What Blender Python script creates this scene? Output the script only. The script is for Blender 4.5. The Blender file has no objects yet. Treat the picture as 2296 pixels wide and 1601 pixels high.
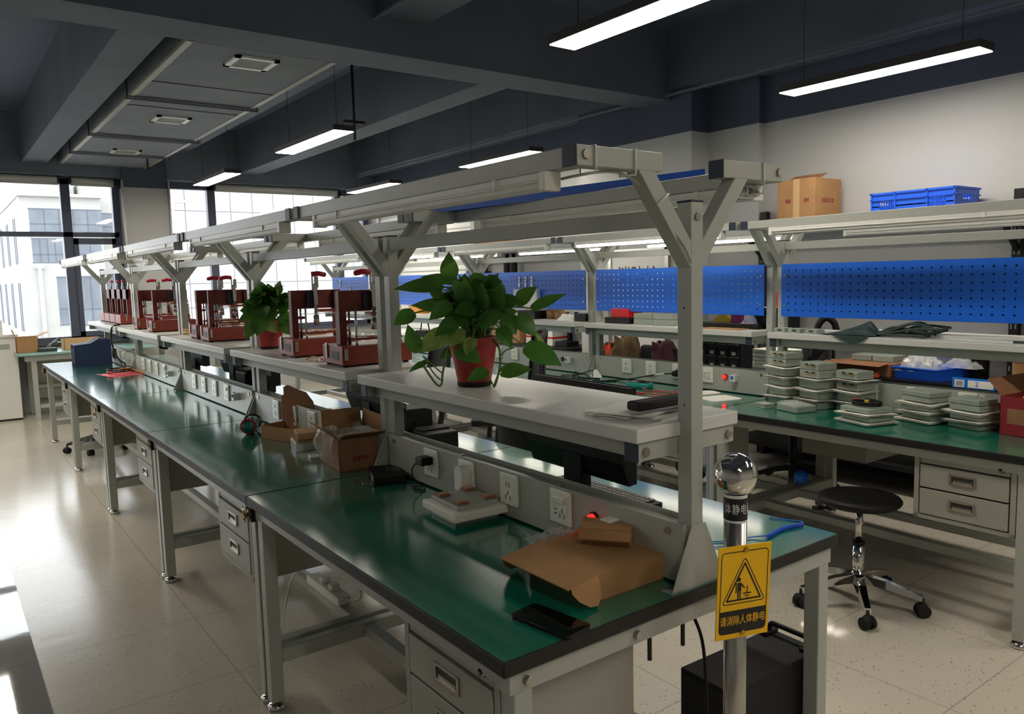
import bpy, bmesh, math, random
from mathutils import Vector, Matrix, Euler
random.seed(7)
PI = math.pi
COL = bpy.context.scene.collection
SC = bpy.context.scene

# ------------------------------------------------------------------ camera, sky, exposure
CAM = (-0.80505, -1.13612, 1.48158); YAW, PITCH, ROLL, FPX = 0.637288, -0.104027, -0.024770, 1752.828
cd = bpy.data.cameras.new('camera'); co = bpy.data.objects.new('camera', cd); COL.objects.link(co)
fw = Vector((math.sin(YAW)*math.cos(PITCH), math.cos(YAW)*math.cos(PITCH), math.sin(PITCH)))
r0 = Vector((math.cos(YAW), -math.sin(YAW), 0)); u0 = r0.cross(fw)
rr = math.cos(ROLL)*r0 + math.sin(ROLL)*u0; uu = rr.cross(fw)
co.matrix_world = Matrix(((rr.x, uu.x, -fw.x, CAM[0]), (rr.y, uu.y, -fw.y, CAM[1]), (rr.z, uu.z, -fw.z, CAM[2]), (0, 0, 0, 1)))
cd.sensor_fit = 'HORIZONTAL'; cd.sensor_width = 36.0; cd.lens = FPX/2296*36.0
cd.clip_start = 0.05; cd.clip_end = 300
SC.camera = co

W = bpy.data.worlds.new('world'); SC.world = W; W.use_nodes = True
nt = W.node_tree; nt.nodes.clear()
wo = nt.nodes.new('ShaderNodeOutputWorld'); bg = nt.nodes.new('ShaderNodeBackground')
tc = nt.nodes.new('ShaderNodeTexCoord'); nz = nt.nodes.new('ShaderNodeTexNoise'); rp = nt.nodes.new('ShaderNodeValToRGB')
nz.inputs['Scale'].default_value = 2.0
rp.color_ramp.elements[0].color = (0.86, 0.92, 1.0, 1); rp.color_ramp.elements[1].color = (1.0, 1.0, 1.0, 1)
nt.links.new(tc.outputs['Generated'], nz.inputs['Vector']); nt.links.new(nz.outputs['Fac'], rp.inputs['Fac'])
nt.links.new(rp.outputs['Color'], bg.inputs['Color']); nt.links.new(bg.outputs['Background'], wo.inputs['Surface'])
SKY = 2.4
bg.inputs['Strength'].default_value = SKY
LAMP = 17.0        # ceiling panels
TUBE = 6.0          # bench tubes that are switched on
SC.view_settings.view_transform = 'Standard'; SC.view_settings.look = 'None'
SC.view_settings.exposure = 1.1; SC.view_settings.gamma = 1.0; SC.view_settings.use_curve_mapping = False
cy = SC.cycles
cy.use_denoising = True; cy.max_bounces = 8; cy.diffuse_bounces = 4; cy.glossy_bounces = 4; cy.transmission_bounces = 6; cy.transparent_max_bounces = 12
cy.sample_clamp_indirect = 6.0; cy.caustics_reflective = False; cy.caustics_refractive = False

# ------------------------------------------------------------------ materials
def lin(c):
    f = lambda v: v/12.92 if v <= 0.04045 else ((v+0.055)/1.055)**2.4
    return (f(c[0]/255), f(c[1]/255), f(c[2]/255), 1)
MATS = {}
def mat(name, rgb, rough=0.5, metal=0.0, var=0.0, vscale=8.0, bump=0.0, bscale=60.0, coat=0.0, trans=0.0, alpha=1.0, emit=0.0, spec=0.5, ior=1.45, coat_rough=0.05):
    m = bpy.data.materials.new(name); m.use_nodes = True; n = m.node_tree; b = n.nodes['Principled BSDF']
    c = lin(rgb); b.inputs['Base Color'].default_value = c
    b.inputs['Roughness'].default_value = rough; b.inputs['Metallic'].default_value = metal
    b.inputs['Specular IOR Level'].default_value = spec; b.inputs['IOR'].default_value = ior
    b.inputs['Coat Weight'].default_value = coat; b.inputs['Coat Roughness'].default_value = coat_rough
    b.inputs['Transmission Weight'].default_value = trans; b.inputs['Alpha'].default_value = alpha
    if emit:
        b.inputs['Emission Color'].default_value = c; b.inputs['Emission Strength'].default_value = emit
    t = n.nodes.new('ShaderNodeTexCoord')
    if var:
        z = n.nodes.new('ShaderNodeTexNoise'); z.inputs['Scale'].default_value = vscale; z.inputs['Detail'].default_value = 4
        r = n.nodes.new('ShaderNodeValToRGB')
        r.color_ramp.elements[0].position = 0.3; r.color_ramp.elements[1].position = 0.7
        r.color_ramp.elements[0].color = tuple(v*(1-var) for v in c[:3])+(1,)
        r.color_ramp.elements[1].color = tuple(min(1, v*(1+var)) for v in c[:3])+(1,)
        n.links.new(t.outputs['Object'], z.inputs['Vector']); n.links.new(z.outputs['Fac'], r.inputs['Fac']); n.links.new(r.outputs['Color'], b.inputs['Base Color'])
    if bump:
        z2 = n.nodes.new('ShaderNodeTexNoise'); z2.inputs['Scale'].default_value = bscale; z2.inputs['Detail'].default_value = 3
        bp = n.nodes.new('ShaderNodeBump'); bp.inputs['Strength'].default_value = bump; bp.inputs['Distance'].default_value = 0.01
        n.links.new(t.outputs['Object'], z2.inputs['Vector']); n.links.new(z2.outputs['Fac'], bp.inputs['Height']); n.links.new(bp.outputs['Normal'], b.inputs['Normal'])
    MATS[name] = m
    return m
green = mat('green_laminate', (10, 108, 88), 0.2, var=0.05, vscale=3, coat=1.0, coat_rough=0.10)
blackedge = mat('black_edge', (26, 25, 25), 0.5)
metal = mat('grey_paint', (170, 173, 166), 0.38, var=0.03, vscale=2)
metal_d = mat('cabinet_paint', (160, 159, 149), 0.42, var=0.04, vscale=3)
gap = mat('dark_gap', (38, 38, 38), 0.7)
shelfw = mat('shelf_laminate', (206, 207, 202), 0.35, var=0.03, vscale=2)
navy = mat('navy_plastic', (38, 46, 66), 0.5)
chrome = mat('chrome', (215, 212, 208), 0.08, 1.0)
steel = mat('brushed_steel', (190, 186, 180), 0.24, 1.0)
nickel = mat('nickel_handle', (185, 178, 168), 0.3, 1.0)
black = mat('black_plastic', (14, 14, 15), 0.5, spec=0.35)
keyg = mat('key_grey', (96, 94, 96), 0.5)
blackm = mat('black_matte', (22, 22, 24), 0.7, var=0.15, vscale=20)
gloss = mat('black_gloss', (10, 10, 12), 0.08)
white = mat('white_plastic', (228, 228, 222), 0.35)
whitem = mat('white_paint', (232, 232, 228), 0.6)
socketw = mat('socket_white', (226, 228, 216), 0.3)
slot = mat('socket_slot', (60, 60, 58), 0.6)
blue = mat('pegboard_blue', (14, 98, 214), 0.42, var=0.04, vscale=2)
bluep = mat('blue_crate_plastic', (36, 98, 226), 0.35)
bluec = mat('blue_cord', (20, 120, 220), 0.4)
card = mat('cardboard', (170, 128, 86), 0.75, var=0.07, vscale=14, bump=0.15, bscale=90)
card_d = mat('cardboard_inside', (148, 104, 74), 0.8, var=0.1, vscale=12)
card_l = mat('cardboard_edge', (200, 165, 120), 0.8)
maroon = mat('maroon_carton', (140, 34, 44), 0.6, var=0.1, vscale=9)
redwood = mat('red_bakelite', (132, 52, 38), 0.45, var=0.14, vscale=10)
redwood_d = mat('red_bakelite_worn', (112, 42, 34), 0.5, var=0.2, vscale=18)
redhandle = mat('red_grip', (186, 30, 50), 0.35)
potm = mat('red_pot', (168, 50, 48), 0.35, var=0.06, vscale=10)
soil = mat('soil', (50, 38, 30), 0.9, bump=0.6, bscale=40)
leafm = mat('pothos_leaf', (58, 108, 42), 0.34, var=0.35, vscale=26)
leaf2 = mat('variegated_leaf', (120, 150, 80), 0.4, var=0.5, vscale=60)
def leafy(m, k, c):
    n = m.node_tree; b = n.nodes['Principled BSDF']; o = n.nodes['Material Output']
    tr = n.nodes.new('ShaderNodeBsdfTranslucent'); tr.inputs['Color'].default_value = lin(c); mx = n.nodes.new('ShaderNodeMixShader'); mx.inputs['Fac'].default_value = k
    n.links.new(b.outputs['BSDF'], mx.inputs[1]); n.links.new(tr.outputs['BSDF'], mx.inputs[2]); n.links.new(mx.outputs['Shader'], o.inputs['Surface'])
leafy(leafm, .24, (112, 160, 60)); leafy(leaf2, .35, (170, 190, 100))
stemm = mat('pothos_stem', (96, 128, 60), 0.5)
grey_mod = mat('grey_green_module', (150, 160, 148), 0.45, var=0.06, vscale=12)
foam = mat('white_foam', (236, 234, 226), 0.85, bump=0.25, bscale=50)
clearb = mat('clear_film', (235, 238, 238), 0.12, alpha=0.30, bump=0.9, bscale=22)
clearh = mat('clear_acrylic', (235, 240, 240), 0.06, alpha=0.35)
paper = mat('paper', (238, 238, 234), 0.7, var=0.03, vscale=10)
orange = mat('orange_wire', (214, 140, 30), 0.5)
yellow = mat('yellow_plastic', (226, 180, 30), 0.45)
redp = mat('red_plastic', (205, 30, 36), 0.4)
redled = mat('red_lamp_on', (255, 22, 16), 0.3, emit=2.2)
redoff = mat('red_lamp_off', (120, 20, 22), 0.3)
teal = mat('teal_rubber', (40, 150, 140), 0.5)
brass = mat('brass', (190, 150, 70), 0.3, 1.0)
ceramic = mat('brown_ceramic', (150, 100, 72), 0.5, var=0.12, vscale=40)
tan = mat('tan_ceramic', (196, 152, 112), 0.5)
signy = mat('sign_yellow', (246, 190, 0), 0.45)
signk = mat('sign_black', (28, 26, 24), 0.5)
camo = mat('camouflage_cloth', (112, 92, 66), 0.9, var=0.5, vscale=9, bump=0.4, bscale=18)
maroonc = mat('maroon_cloth', (74, 36, 46), 0.9, var=0.2, vscale=9, bump=0.4, bscale=18)
orangec = mat('orange_cloth', (206, 84, 40), 0.85)
dkgreen = mat('dark_green_nylon', (50, 66, 62), 0.55, var=0.2, vscale=14, bump=0.5, bscale=25)
navyb = mat('navy_binder', (44, 58, 92), 0.5)
pinkp = mat('pink_bag', (226, 92, 104), 0.5)
rackm = mat('rack_black', (24, 24, 28), 0.5)
tubew = mat('tube_housing', (222, 222, 216), 0.4)
tubeon = mat('tube_lit', (255, 246, 226), 0.4, emit=TUBE)
panelon = mat('panel_lit', (255, 246, 230), 0.5, emit=LAMP)
paneltrim = mat('panel_trim', (60, 58, 56), 0.5)
ceilm = mat('ceiling_paint', (98, 110, 130), 0.75, var=0.10, vscale=1.3)
beamm = mat('beam_paint', (104, 112, 126), 0.75, var=0.12, vscale=1.6)
ductm = mat('duct_board', (118, 124, 134), 0.7, var=0.10, vscale=2.5)
wallm = mat('wall_paint', (192, 193, 192), 0.8, var=0.02, vscale=1.5)
wallb = mat('wall_paint_dark', (72, 82, 100), 0.75, var=0.08, vscale=1.5)
pillarm = mat('pillar_paint', (186, 186, 186), 0.8, var=0.02, vscale=1.5)
framem = mat('window_frame', (84, 90, 108), 0.45)
blindm = mat('roller_blind', (196, 196, 192), 0.6)
facade = mat('facade_white', (160, 159, 155), 0.8, var=0.05, vscale=0.5)
facglass = mat('facade_glass', (104, 110, 118), 0.35, var=0.25, vscale=0.4)
facdark = mat('facade_dark', (86, 92, 106), 0.6)

def plain_glass():
    m = bpy.data.materials.new('window_glass'); m.use_nodes = True; n = m.node_tree; n.nodes.clear()
    o = n.nodes.new('ShaderNodeOutputMaterial'); mx = n.nodes.new('ShaderNodeMixShader'); tr = n.nodes.new('ShaderNodeBsdfTransparent'); gl = n.nodes.new('ShaderNodeBsdfGlossy'); fr = n.nodes.new('ShaderNodeFresnel')
    fr.inputs['IOR'].default_value = 1.35; gl.inputs['Roughness'].default_value = 0.02; tr.inputs['Color'].default_value = (0.97, 0.98, 0.98, 1)
    n.links.new(fr.outputs['Fac'], mx.inputs['Fac']); n.links.new(tr.outputs['BSDF'], mx.inputs[1]); n.links.new(gl.outputs['BSDF'], mx.inputs[2]); n.links.new(mx.outputs['Shader'], o.inputs['Surface'])
    return m
glass = plain_glass()

def floor_mat(name, base, rough, seam_x, seam_y, fleck, bumps, spec=0.5):
    m = bpy.data.materials.new(name); m.use_nodes = True; n = m.node_tree; b = n.nodes['Principled BSDF']; L = n.links.new
    t = n.nodes.new('ShaderNodeTexCoord'); mp = n.nodes.new('ShaderNodeMapping'); L(t.outputs['Object'], mp.inputs['Vector'])
    # dark and light elongated chips
    mp2 = n.nodes.new('ShaderNodeMapping'); mp2.inputs['Rotation'].default_value = (0, 0, 0.5); mp2.inputs['Scale'].default_value = (34, 95, 1); L(t.outputs['Object'], mp2.inputs['Vector'])
    v = n.nodes.new('ShaderNodeTexVoronoi'); v.inputs['Scale'].default_value = 1.0; L(mp2.outputs['Vector'], v.inputs['Vector'])
    r = n.nodes.new('ShaderNodeValToRGB'); e = r.color_ramp.elements
    c = lin(base); d = fleck
    e[0].position = 0.0; e[0].color = tuple(x*(1-d) for x in c[:3])+(1,)
    e[1].position = 0.16; e[1].color = tuple(x*(1-d*0.55) for x in c[:3])+(1,)
    k = r.color_ramp.elements.new(0.26); k.color = c
    sep = n.nodes.new('ShaderNodeSeparateColor'); L(v.outputs['Color'], sep.inputs['Color'])
    gt = n.nodes.new('ShaderNodeMath'); gt.operation = 'GREATER_THAN'; gt.inputs[1].default_value = 0.55; L(sep.outputs['Red'], gt.inputs[0])
    L(v.outputs['Distance'], r.inputs['Fac'])
    mixf = n.nodes.new('ShaderNodeMix'); mixf.data_type = 'RGBA'; mixf.inputs['A'].default_value = c
    L(gt.outputs[0], mixf.inputs['Factor']); L(r.outputs['Color'], mixf.inputs['B'])
    nz2 = n.nodes.new('ShaderNodeTexNoise'); nz2.inputs['Scale'].default_value = 1.4; nz2.inputs['Detail'].default_value = 6; L(t.outputs['Object'], nz2.inputs['Vector'])
    mr = n.nodes.new('ShaderNodeMapRange'); mr.inputs['To Min'].default_value = 0.86; mr.inputs['To Max'].default_value = 1.08; L(nz2.outputs['Fac'], mr.inputs['Value'])
    mul = n.nodes.new('ShaderNodeMix'); mul.data_type = 'RGBA'; mul.blend_type = 'MULTIPLY'; mul.inputs['Factor'].default_value = 1.0
    L(mixf.outputs['Result'], mul.inputs['A']); L(mr.outputs['Result'], mul.inputs['B'])
    # 0.6 m tile joints
    sx = n.nodes.new('ShaderNodeSeparateXYZ'); L(t.outputs['Object'], sx.inputs['Vector'])
    def joint(out, off):
        a = n.nodes.new('ShaderNodeMath'); a.operation = 'SUBTRACT'; a.inputs[1].default_value = off - 60.0; L(out, a.inputs[0])
        mo = n.nodes.new('ShaderNodeMath'); mo.operation = 'MODULO'; mo.inputs[1].default_value = 0.6; L(a.outputs[0], mo.inputs[0])
        s = n.nodes.new('ShaderNodeMath'); s.operation = 'LESS_THAN'; s.inputs[1].default_value = 0.0035; L(mo.outputs[0], s.inputs[0])
        return s
    jx = joint(sx.outputs['X'], seam_x); jy = joint(sx.outputs['Y'], seam_y)
    mxm = n.nodes.new('ShaderNodeMath'); mxm.operation = 'MAXIMUM'; L(jx.outputs[0], mxm.inputs[0]); L(jy.outputs[0], mxm.inputs[1])
    fin = n.nodes.new('ShaderNodeMix'); fin.data_type = 'RGBA'; fin.inputs['B'].default_value = tuple(x*0.55 for x in c[:3])+(1,)
    L(mxm.outputs[0], fin.inputs['Factor']); L(mul.outputs['Result'], fin.inputs['A']); L(fin.outputs['Result'], b.inputs['Base Color'])
    b.inputs['Roughness'].default_value = rough; b.inputs['Specular IOR Level'].default_value = spec
    z = n.nodes.new('ShaderNodeTexNoise'); z.inputs['Scale'].default_value = 9; z.inputs['Detail'].default_value = 4; L(t.outputs['Object'], z.inputs['Vector'])
    bp = n.nodes.new('ShaderNodeBump'); bp.inputs['Strength'].default_value = bumps; bp.inputs['Distance'].default_value = 0.004; L(z.outputs['Fac'], bp.inputs['Height']); L(bp.outputs['Normal'], b.inputs['Normal'])
    return m
floorm = floor_mat('floor_vinyl', (202, 195, 179), 0.18, 0.025, 1.8, 0.72, 0.20)
floorg = floor_mat('floor_polished', (150, 148, 146), 0.035, 0.025, 1.8, 0.10, 0.035, spec=1.0)

def facade_tiles():
    m = bpy.data.materials.new('facade_tiles'); m.use_nodes = True; n = m.node_tree; b = n.nodes['Principled BSDF']
    t = n.nodes.new('ShaderNodeTexCoord'); mp = n.nodes.new('ShaderNodeMapping'); mp.inputs['Rotation'].default_value = (PI/2, 0, 0)
    br = n.nodes.new('ShaderNodeTexBrick'); br.offset = 0.0; br.inputs['Scale'].default_value = 1.0; br.inputs['Brick Width'].default_value = 1.25; br.inputs['Row Height'].default_value = 1.35; br.inputs['Mortar Size'].default_value = 0.028
    br.inputs['Color1'].default_value = lin((166, 165, 163)); br.inputs['Color2'].default_value = lin((162, 162, 160)); br.inputs['Mortar'].default_value = lin((96, 96, 98))
    n.links.new(t.outputs['Object'], mp.inputs['Vector']); n.links.new(mp.outputs['Vector'], br.inputs['Vector']); n.links.new(br.outputs['Color'], b.inputs['Base Color'])
    b.inputs['Roughness'].default_value = 0.7
    return m
factile = facade_tiles()

# ------------------------------------------------------------------ mesh building helpers
class MB:
    def __init__(s): s.bm = bmesh.new()
    def _faces(s, vs, faces, m, smooth=False):
        bv = [s.bm.verts.new(v) for v in vs]
        for f in faces:
            try:
                q = s.bm.faces.new([bv[i] for i in f]); q.material_index = m; q.smooth = smooth
            except ValueError: pass
        return bv
    def box(s, x0, x1, y0, y1, z0, z1, m=0, b=0.0, M=None):
        t = bmesh.new(); bmesh.ops.create_cube(t, size=1.0)
        for v in t.verts:
            v.co = Vector((x0 + (v.co.x+.5)*(x1-x0), y0 + (v.co.y+.5)*(y1-y0), z0 + (v.co.z+.5)*(z1-z0)))
        if b: bmesh.ops.bevel(t, geom=t.edges[:], offset=b, segments=2, affect='EDGES', profile=0.5)
        t.verts.index_update()
        vs = [(M @ v.co) if M is not None else v.co.copy() for v in t.verts]
        s._faces(vs, [[v.index for v in f.verts] for f in t.faces], m)
        t.free(); return s
    def prism(s, poly, axis, a, b, m=0, M=None):
        def mk(p, h):
            q = {'x': (h, p[0], p[1]), 'y': (p[0], h, p[1]), 'z': (p[0], p[1], h)}[axis]
            q = Vector(q); return M @ q if M is not None else q
        n = len(poly); vs = [mk(p, a) for p in poly] + [mk(p, b) for p in poly]
        s._faces(vs, [list(range(n))[::-1], list(range(n, 2*n))] + [[i, (i+1) % n, n+(i+1) % n, n+i] for i in range(n)], m); return s
    def cyl(s, p0, p1, r, m=0, n=16, r2=None, caps=True):
        p0, p1 = Vector(p0), Vector(p1); d = (p1-p0).normalized(); r2 = r if r2 is None else r2
        a = d.orthogonal().normalized(); c = d.cross(a); vs = []
        for p, q in ((p0, r), (p1, r2)):
            vs += [p + q*(math.cos(2*PI*i/n)*a + math.sin(2*PI*i/n)*c) for i in range(n)]
        s._faces(vs, [[i, (i+1) % n, n+(i+1) % n, n+i] for i in range(n)], m, True)
        if caps: s._faces(vs, [list(range(n))[::-1], list(range(n, 2*n))], m)
        return s
    def tube(s, pts, r, m=0, n=8):
        pts = [Vector(p) for p in pts]; rings = []; a = None
        for i, p in enumerate(pts):
            d = (pts[min(i+1, len(pts)-1)] - pts[max(i-1, 0)]).normalized()
            if a is None: a = d.orthogonal().normalized()
            else:
                a = a - d*a.dot(d)
                a = a.normalized() if a.length > 1e-6 else d.orthogonal().normalized()
            c = d.cross(a); rings.append([p + r*(math.cos(2*PI*k/n)*a + math.sin(2*PI*k/n)*c) for k in range(n)])
        vs = [v for g in rings for v in g]; fs = []
        for i in range(len(pts)-1):
            for k in range(n): fs.append([i*n+k, i*n+(k+1) % n, (i+1)*n+(k+1) % n, (i+1)*n+k])
        fs += [list(range(n))[::-1], list(range((len(pts)-1)*n, len(pts)*n))]
        s._faces(vs, fs, m, True); return s
    def lathe(s, prof, c=(0, 0, 0), m=0, n=28, M=None):
        vs = []; fs = []; k = len(prof)
        for i in range(n):
            t = 2*PI*i/n
            for (r, z) in prof:
                q = Vector((c[0]+r*math.cos(t), c[1]+r*math.sin(t), c[2]+z)); vs.append(M @ q if M is not None else q)
        for i in range(n):
            j = (i+1) % n
            for q in range(k-1): fs.append([i*k+q, j*k+q, j*k+q+1, i*k+q+1])
        s._faces(vs, fs, m, True); return s
    def sphere(s, c, r, m=0, n=24, sc=(1, 1, 1)):
        prof = [(r*math.sin(PI*i/(n//2)), -r*math.cos(PI*i/(n//2))) for i in range(n//2+1)]
        M = Matrix.Translation(Vector(c)) @ Matrix.Diagonal((sc[0], sc[1], sc[2], 1))
        return s.lathe([(max(a, 1e-5), z) for a, z in prof], (0, 0, 0), m, n, M)
    def sheet(s, fn, nu, nv, m=0, smooth=True, th=0.0):
        g = [[Vector(fn(i/nu, j/nv)) for j in range(nv+1)] for i in range(nu+1)]
        vs = [v for q in g for v in q]; fs = [[i*(nv+1)+j, (i+1)*(nv+1)+j, (i+1)*(nv+1)+j+1, i*(nv+1)+j+1] for i in range(nu) for j in range(nv)]
        s._faces(vs, fs, m, smooth)
        if th:
            N = len(vs)
            s._faces([v - Vector((0, 0, th)) for v in vs], [f[::-1] for f in fs], m, smooth)
        return s
    def mesh(s, name, mats):
        bmesh.ops.remove_doubles(s.bm, verts=s.bm.verts[:], dist=1e-5)
        bmesh.ops.recalc_face_normals(s.bm, faces=s.bm.faces[:])
        me = bpy.data.meshes.new(name); s.bm.to_mesh(me); s.bm.free()
        for k in (mats if isinstance(mats, (list, tuple)) else [mats]): me.materials.append(k)
        return me
USED = {}
def tag(o, label, cat, group=None, kind=None):
    if label: o['label'] = label
    if cat: o['category'] = cat
    if group: o['group'] = group
    if kind: o['kind'] = kind
    return o
def thing(name, label, cat, loc=(0, 0, 0), rz=0.0, group=None):
    o = bpy.data.objects.new(name, None); COL.objects.link(o); o.location = loc; o.rotation_euler = (0, 0, rz); o.empty_display_size = 0.05
    return tag(o, label, cat, group)
def part(name, mb, mats, parent, label=None):
    o = bpy.data.objects.new(name, mb.mesh(name, mats)); COL.objects.link(o); o.parent = parent
    if label: o['label'] = label
    return o
def one(name, mb, mats, label, cat, loc=(0, 0, 0), rz=0.0, group=None):
    o = bpy.data.objects.new(name, mb.mesh(name, mats)); COL.objects.link(o); o.location = loc; o.rotation_euler = (0, 0, rz)
    return tag(o, label, cat, group)
def struct(name, mb, mats):
    o = bpy.data.objects.new(name, mb.mesh(name, mats)); COL.objects.link(o); o['kind'] = 'structure'; return o
def dup(root, label, loc, rz=0.0, group=None):
    def cp(o, par):
        c = o.copy(); COL.objects.link(c)
        if par is not None: c.parent = par
        for ch in list(o.children): cp(ch, c)
        return c
    r = cp(root, None); r.location = loc; r.rotation_euler = (0, 0, rz); r['label'] = label
    if group: r['group'] = group
    return r
def fillet(p, r=0.02, n=5):
    out = [Vector(p[0])]
    for i in range(1, len(p)-1):
        a, b, c = Vector(p[i-1]), Vector(p[i]), Vector(p[i+1]); d1 = min(r, (a-b).length*0.45); d2 = min(r, (c-b).length*0.45)
        s, e = b+(a-b).normalized()*d1, b+(c-b).normalized()*d2
        for k in range(n+1):
            t = k/n; out.append((1-t)**2*s + 2*t*(1-t)*b + t*t*e)
    out.append(Vector(p[-1])); return out
def spline(p, n=6):
    p = [Vector(q) for q in p]; out = []
    for i in range(len(p)-1):
        a, b, c, d = p[max(i-1, 0)], p[i], p[i+1], p[min(i+2, len(p)-1)]
        for k in range(n):
            t = k/n; out.append(0.5*((2*b)+(c-a)*t+(2*a-5*b+4*c-d)*t*t+(3*b-a-3*c+d)*t**3))
    out.append(p[-1]); return out
def text_mesh(txt, size, space=1.0):
    cu = bpy.data.curves.new('lettering', 'FONT'); cu.body = txt; cu.size = size; cu.align_x = 'CENTER'; cu.align_y = 'CENTER'; cu.extrude = 0.0002; cu.space_character = space; cu.resolution_u = 4
    o = bpy.data.objects.new('lettering', cu); COL.objects.link(o); bpy.context.view_layer.update()
    dg = bpy.context.evaluated_depsgraph_get(); me = bpy.data.meshes.new_from_object(o.evaluated_get(dg)); COL.objects.unlink(o); bpy.data.objects.remove(o)
    return me
def text_part(txt, size, m, parent, M, name='lettering', scale=(1, 1), bend=None, label=None, off=0.0, space=1.0):
    me = text_mesh(txt, size, space); me.materials.clear(); me.materials.append(m)
    for v in me.vertices:
        c = Vector((v.co.x*scale[0]+off, v.co.y*scale[1], v.co.z))
        if bend: c = Vector((bend*math.sin(c.x/bend), c.y, bend*math.cos(c.x/bend)-bend+c.z))
        v.co = M @ c
    o = bpy.data.objects.new(name, me); COL.objects.link(o); o.parent = parent
    if label: o['label'] = label
    return o
def RX(a): return Matrix.Rotation(a, 4, 'X')
def RY(a): return Matrix.Rotation(a, 4, 'Y')
def RZ(a): return Matrix.Rotation(a, 4, 'Z')
def TR(x, y, z): return Matrix.Translation((x, y, z))
# ------------------------------------------------------------------ the room
XL, XR, YN, YF, ZC = -3.4, 4.57, -4.2, 9.65, 3.45
struct('floor', MB().box(-0.575, XR+.2, YN-.2, YF+.2, -.1, 0), floorm)
struct('floor', MB().box(XL-.2, -0.575, YN-.2, YF+.2, -.1, 0), floorg)
struct('ceiling', MB().box(XL-.2, XR+.2, YN-.2, YF+.2, ZC, ZC+.15), ceilm)
struct('wall_left', MB().box(XL-.2, XL, YN-.2, YF+.2, 0, ZC), wallm)
struct('wall_near', MB().box(XL, XR, YN-.2, YN, 0, ZC), wallm)
struct('wall_right', MB().box(XR, XR+.2, YN-.2, YF+.2, 0, 2.62).box(4.51, XR, 2.72, 3.22, 0, 2.62).box(4.30, XR, 3.22, 4.60, 0, 2.62)
       .box(XR, XR+.2, YN-.2, YF+.2, 2.62, ZC, 1).box(4.51, XR, 2.72, 3.22, 2.62, ZC, 1).box(4.30, XR, 3.22, 4.60, 2.62, ZC, 1), [wallm, wallb])
struct('wall_far', MB().box(XL, XR, YF, YF+.18, 0, .80).box(XL, XR, YF, YF+.18, 2.76, ZC, 1).box(XL, -3.1, YF, YF+.18, .8, 2.76), [wallm, wallb])
struct('trim_1', MB().box(1.19, 1.69, 9.38, YF+.18, 0, 2.66).box(1.19, 1.69, 9.38, YF+.18, 2.66, ZC, 1), [pillarm, wallb])
# windows of the far wall: dark frames, clear panes
def win(name, xs, head=2.70):
    x0, x1 = xs[0], xs[-1]; f = MB()
    for x in xs: f.box(x-.05, x+.05, YF+.02, YF+.12, .80, 2.76)
    f.box(x0, x1, YF+.02, YF+.12, .80, .875).box(x0, x1, YF+.02, YF+.12, 2.075, 2.13).box(x0, x1, YF+.02, YF+.12, head, 2.76)
    o = struct(name, f, framem)
    g = MB()
    for a, b in zip(xs[:-1], xs[1:]):
        g.box(a+.05, b-.05, YF+.06, YF+.066, .875, 2.075).box(a+.05, b-.05, YF+.06, YF+.066, 2.13, head)
    part('window_pane', g, glass, o)
    part('window_sill', MB().box(x0, x1, YF-.06, YF+.02, .79, .815), framem, o)
    return o
w1 = win('window_1', [-3.05, -1.83, -.61, .60, 1.16])
sash = MB().box(.65, 1.11, YF+.0, YF+.05, 1.985, 2.06).box(.65, 1.11, YF, YF+.05, .87, .93).box(.65, .70, YF, YF+.05, .87, 2.06).box(1.07, 1.11, YF, YF+.05, .87, 2.06)
part('window_sash', sash, framem, w1)
win('window_2', [1.72, 2.30, 4.10, 4.54])
# beams, cut from one dark coat of paint
struct('trim_2', MB().box(XL, XR, 3.44, 3.79, 2.90, ZC), beamm)
struct('trim_3', MB().box(.16, .41, 3.79, YF, 2.90, ZC), beamm)
struct('trim_4', MB().box(2.60, 2.86, 3.79, YF, 2.90, ZC), beamm)
struct('trim_5', MB().box(1.60, 1.94, YN, YF, 3.12, ZC), beamm)
struct('trim_6', MB().box(4.25, XR, YN, YF, 2.98, ZC), beamm)
struct('trim_7', MB().box(XL, XR, -2.2, -1.85, 2.90, ZC), beamm)
struct('trim_8', MB().box(XL, XR, 9.42, YF, 2.78, ZC), beamm)
struct('baseboard_right', MB().box(XR-.012, XR, YN, 2.72, 0, .10).box(4.288, 4.30, 3.22, 4.6, 0, .10).box(XR-.012, XR, 4.6, YF, 0, .1), navy)
# roller shutter door at the far end of the right wall
dr = MB().box(XR-.05, XR-.03, 6.78, 9.15, 0, 2.5)
z = 0.02
while z < 2.45:
    dr.prism([(XR-.05, z), (XR-.075, z+.012), (XR-.075, z+.072), (XR-.05, z+.084)], 'y', 6.8, 9.13); z += .0855
d1 = struct('door_1', dr, whitem)
part('door_frame', MB().box(XR-.09, XR, 6.70, 6.78, 0, 2.56).box(XR-.09, XR, 9.15, 9.23, 0, 2.56).box(XR-.09, XR, 6.70, 9.23, 2.5, 2.58), metal, d1)

# cable conduit and pipes along the beams
struct('trim_9', MB().tube([(XR-.34, YN, 2.93), (XR-.34, YF-.3, 2.93)], .012).tube([(1.58, YN, 3.105), (1.58, YF-.3, 3.105)], .014), beamm)
struct('trim_10', MB().tube([(1.175, 9.36, .85), (1.175, 9.36, 2.75)], .012).tube([(1.705, 9.36, .85), (1.705, 9.36, 2.75)], .012), white)

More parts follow.
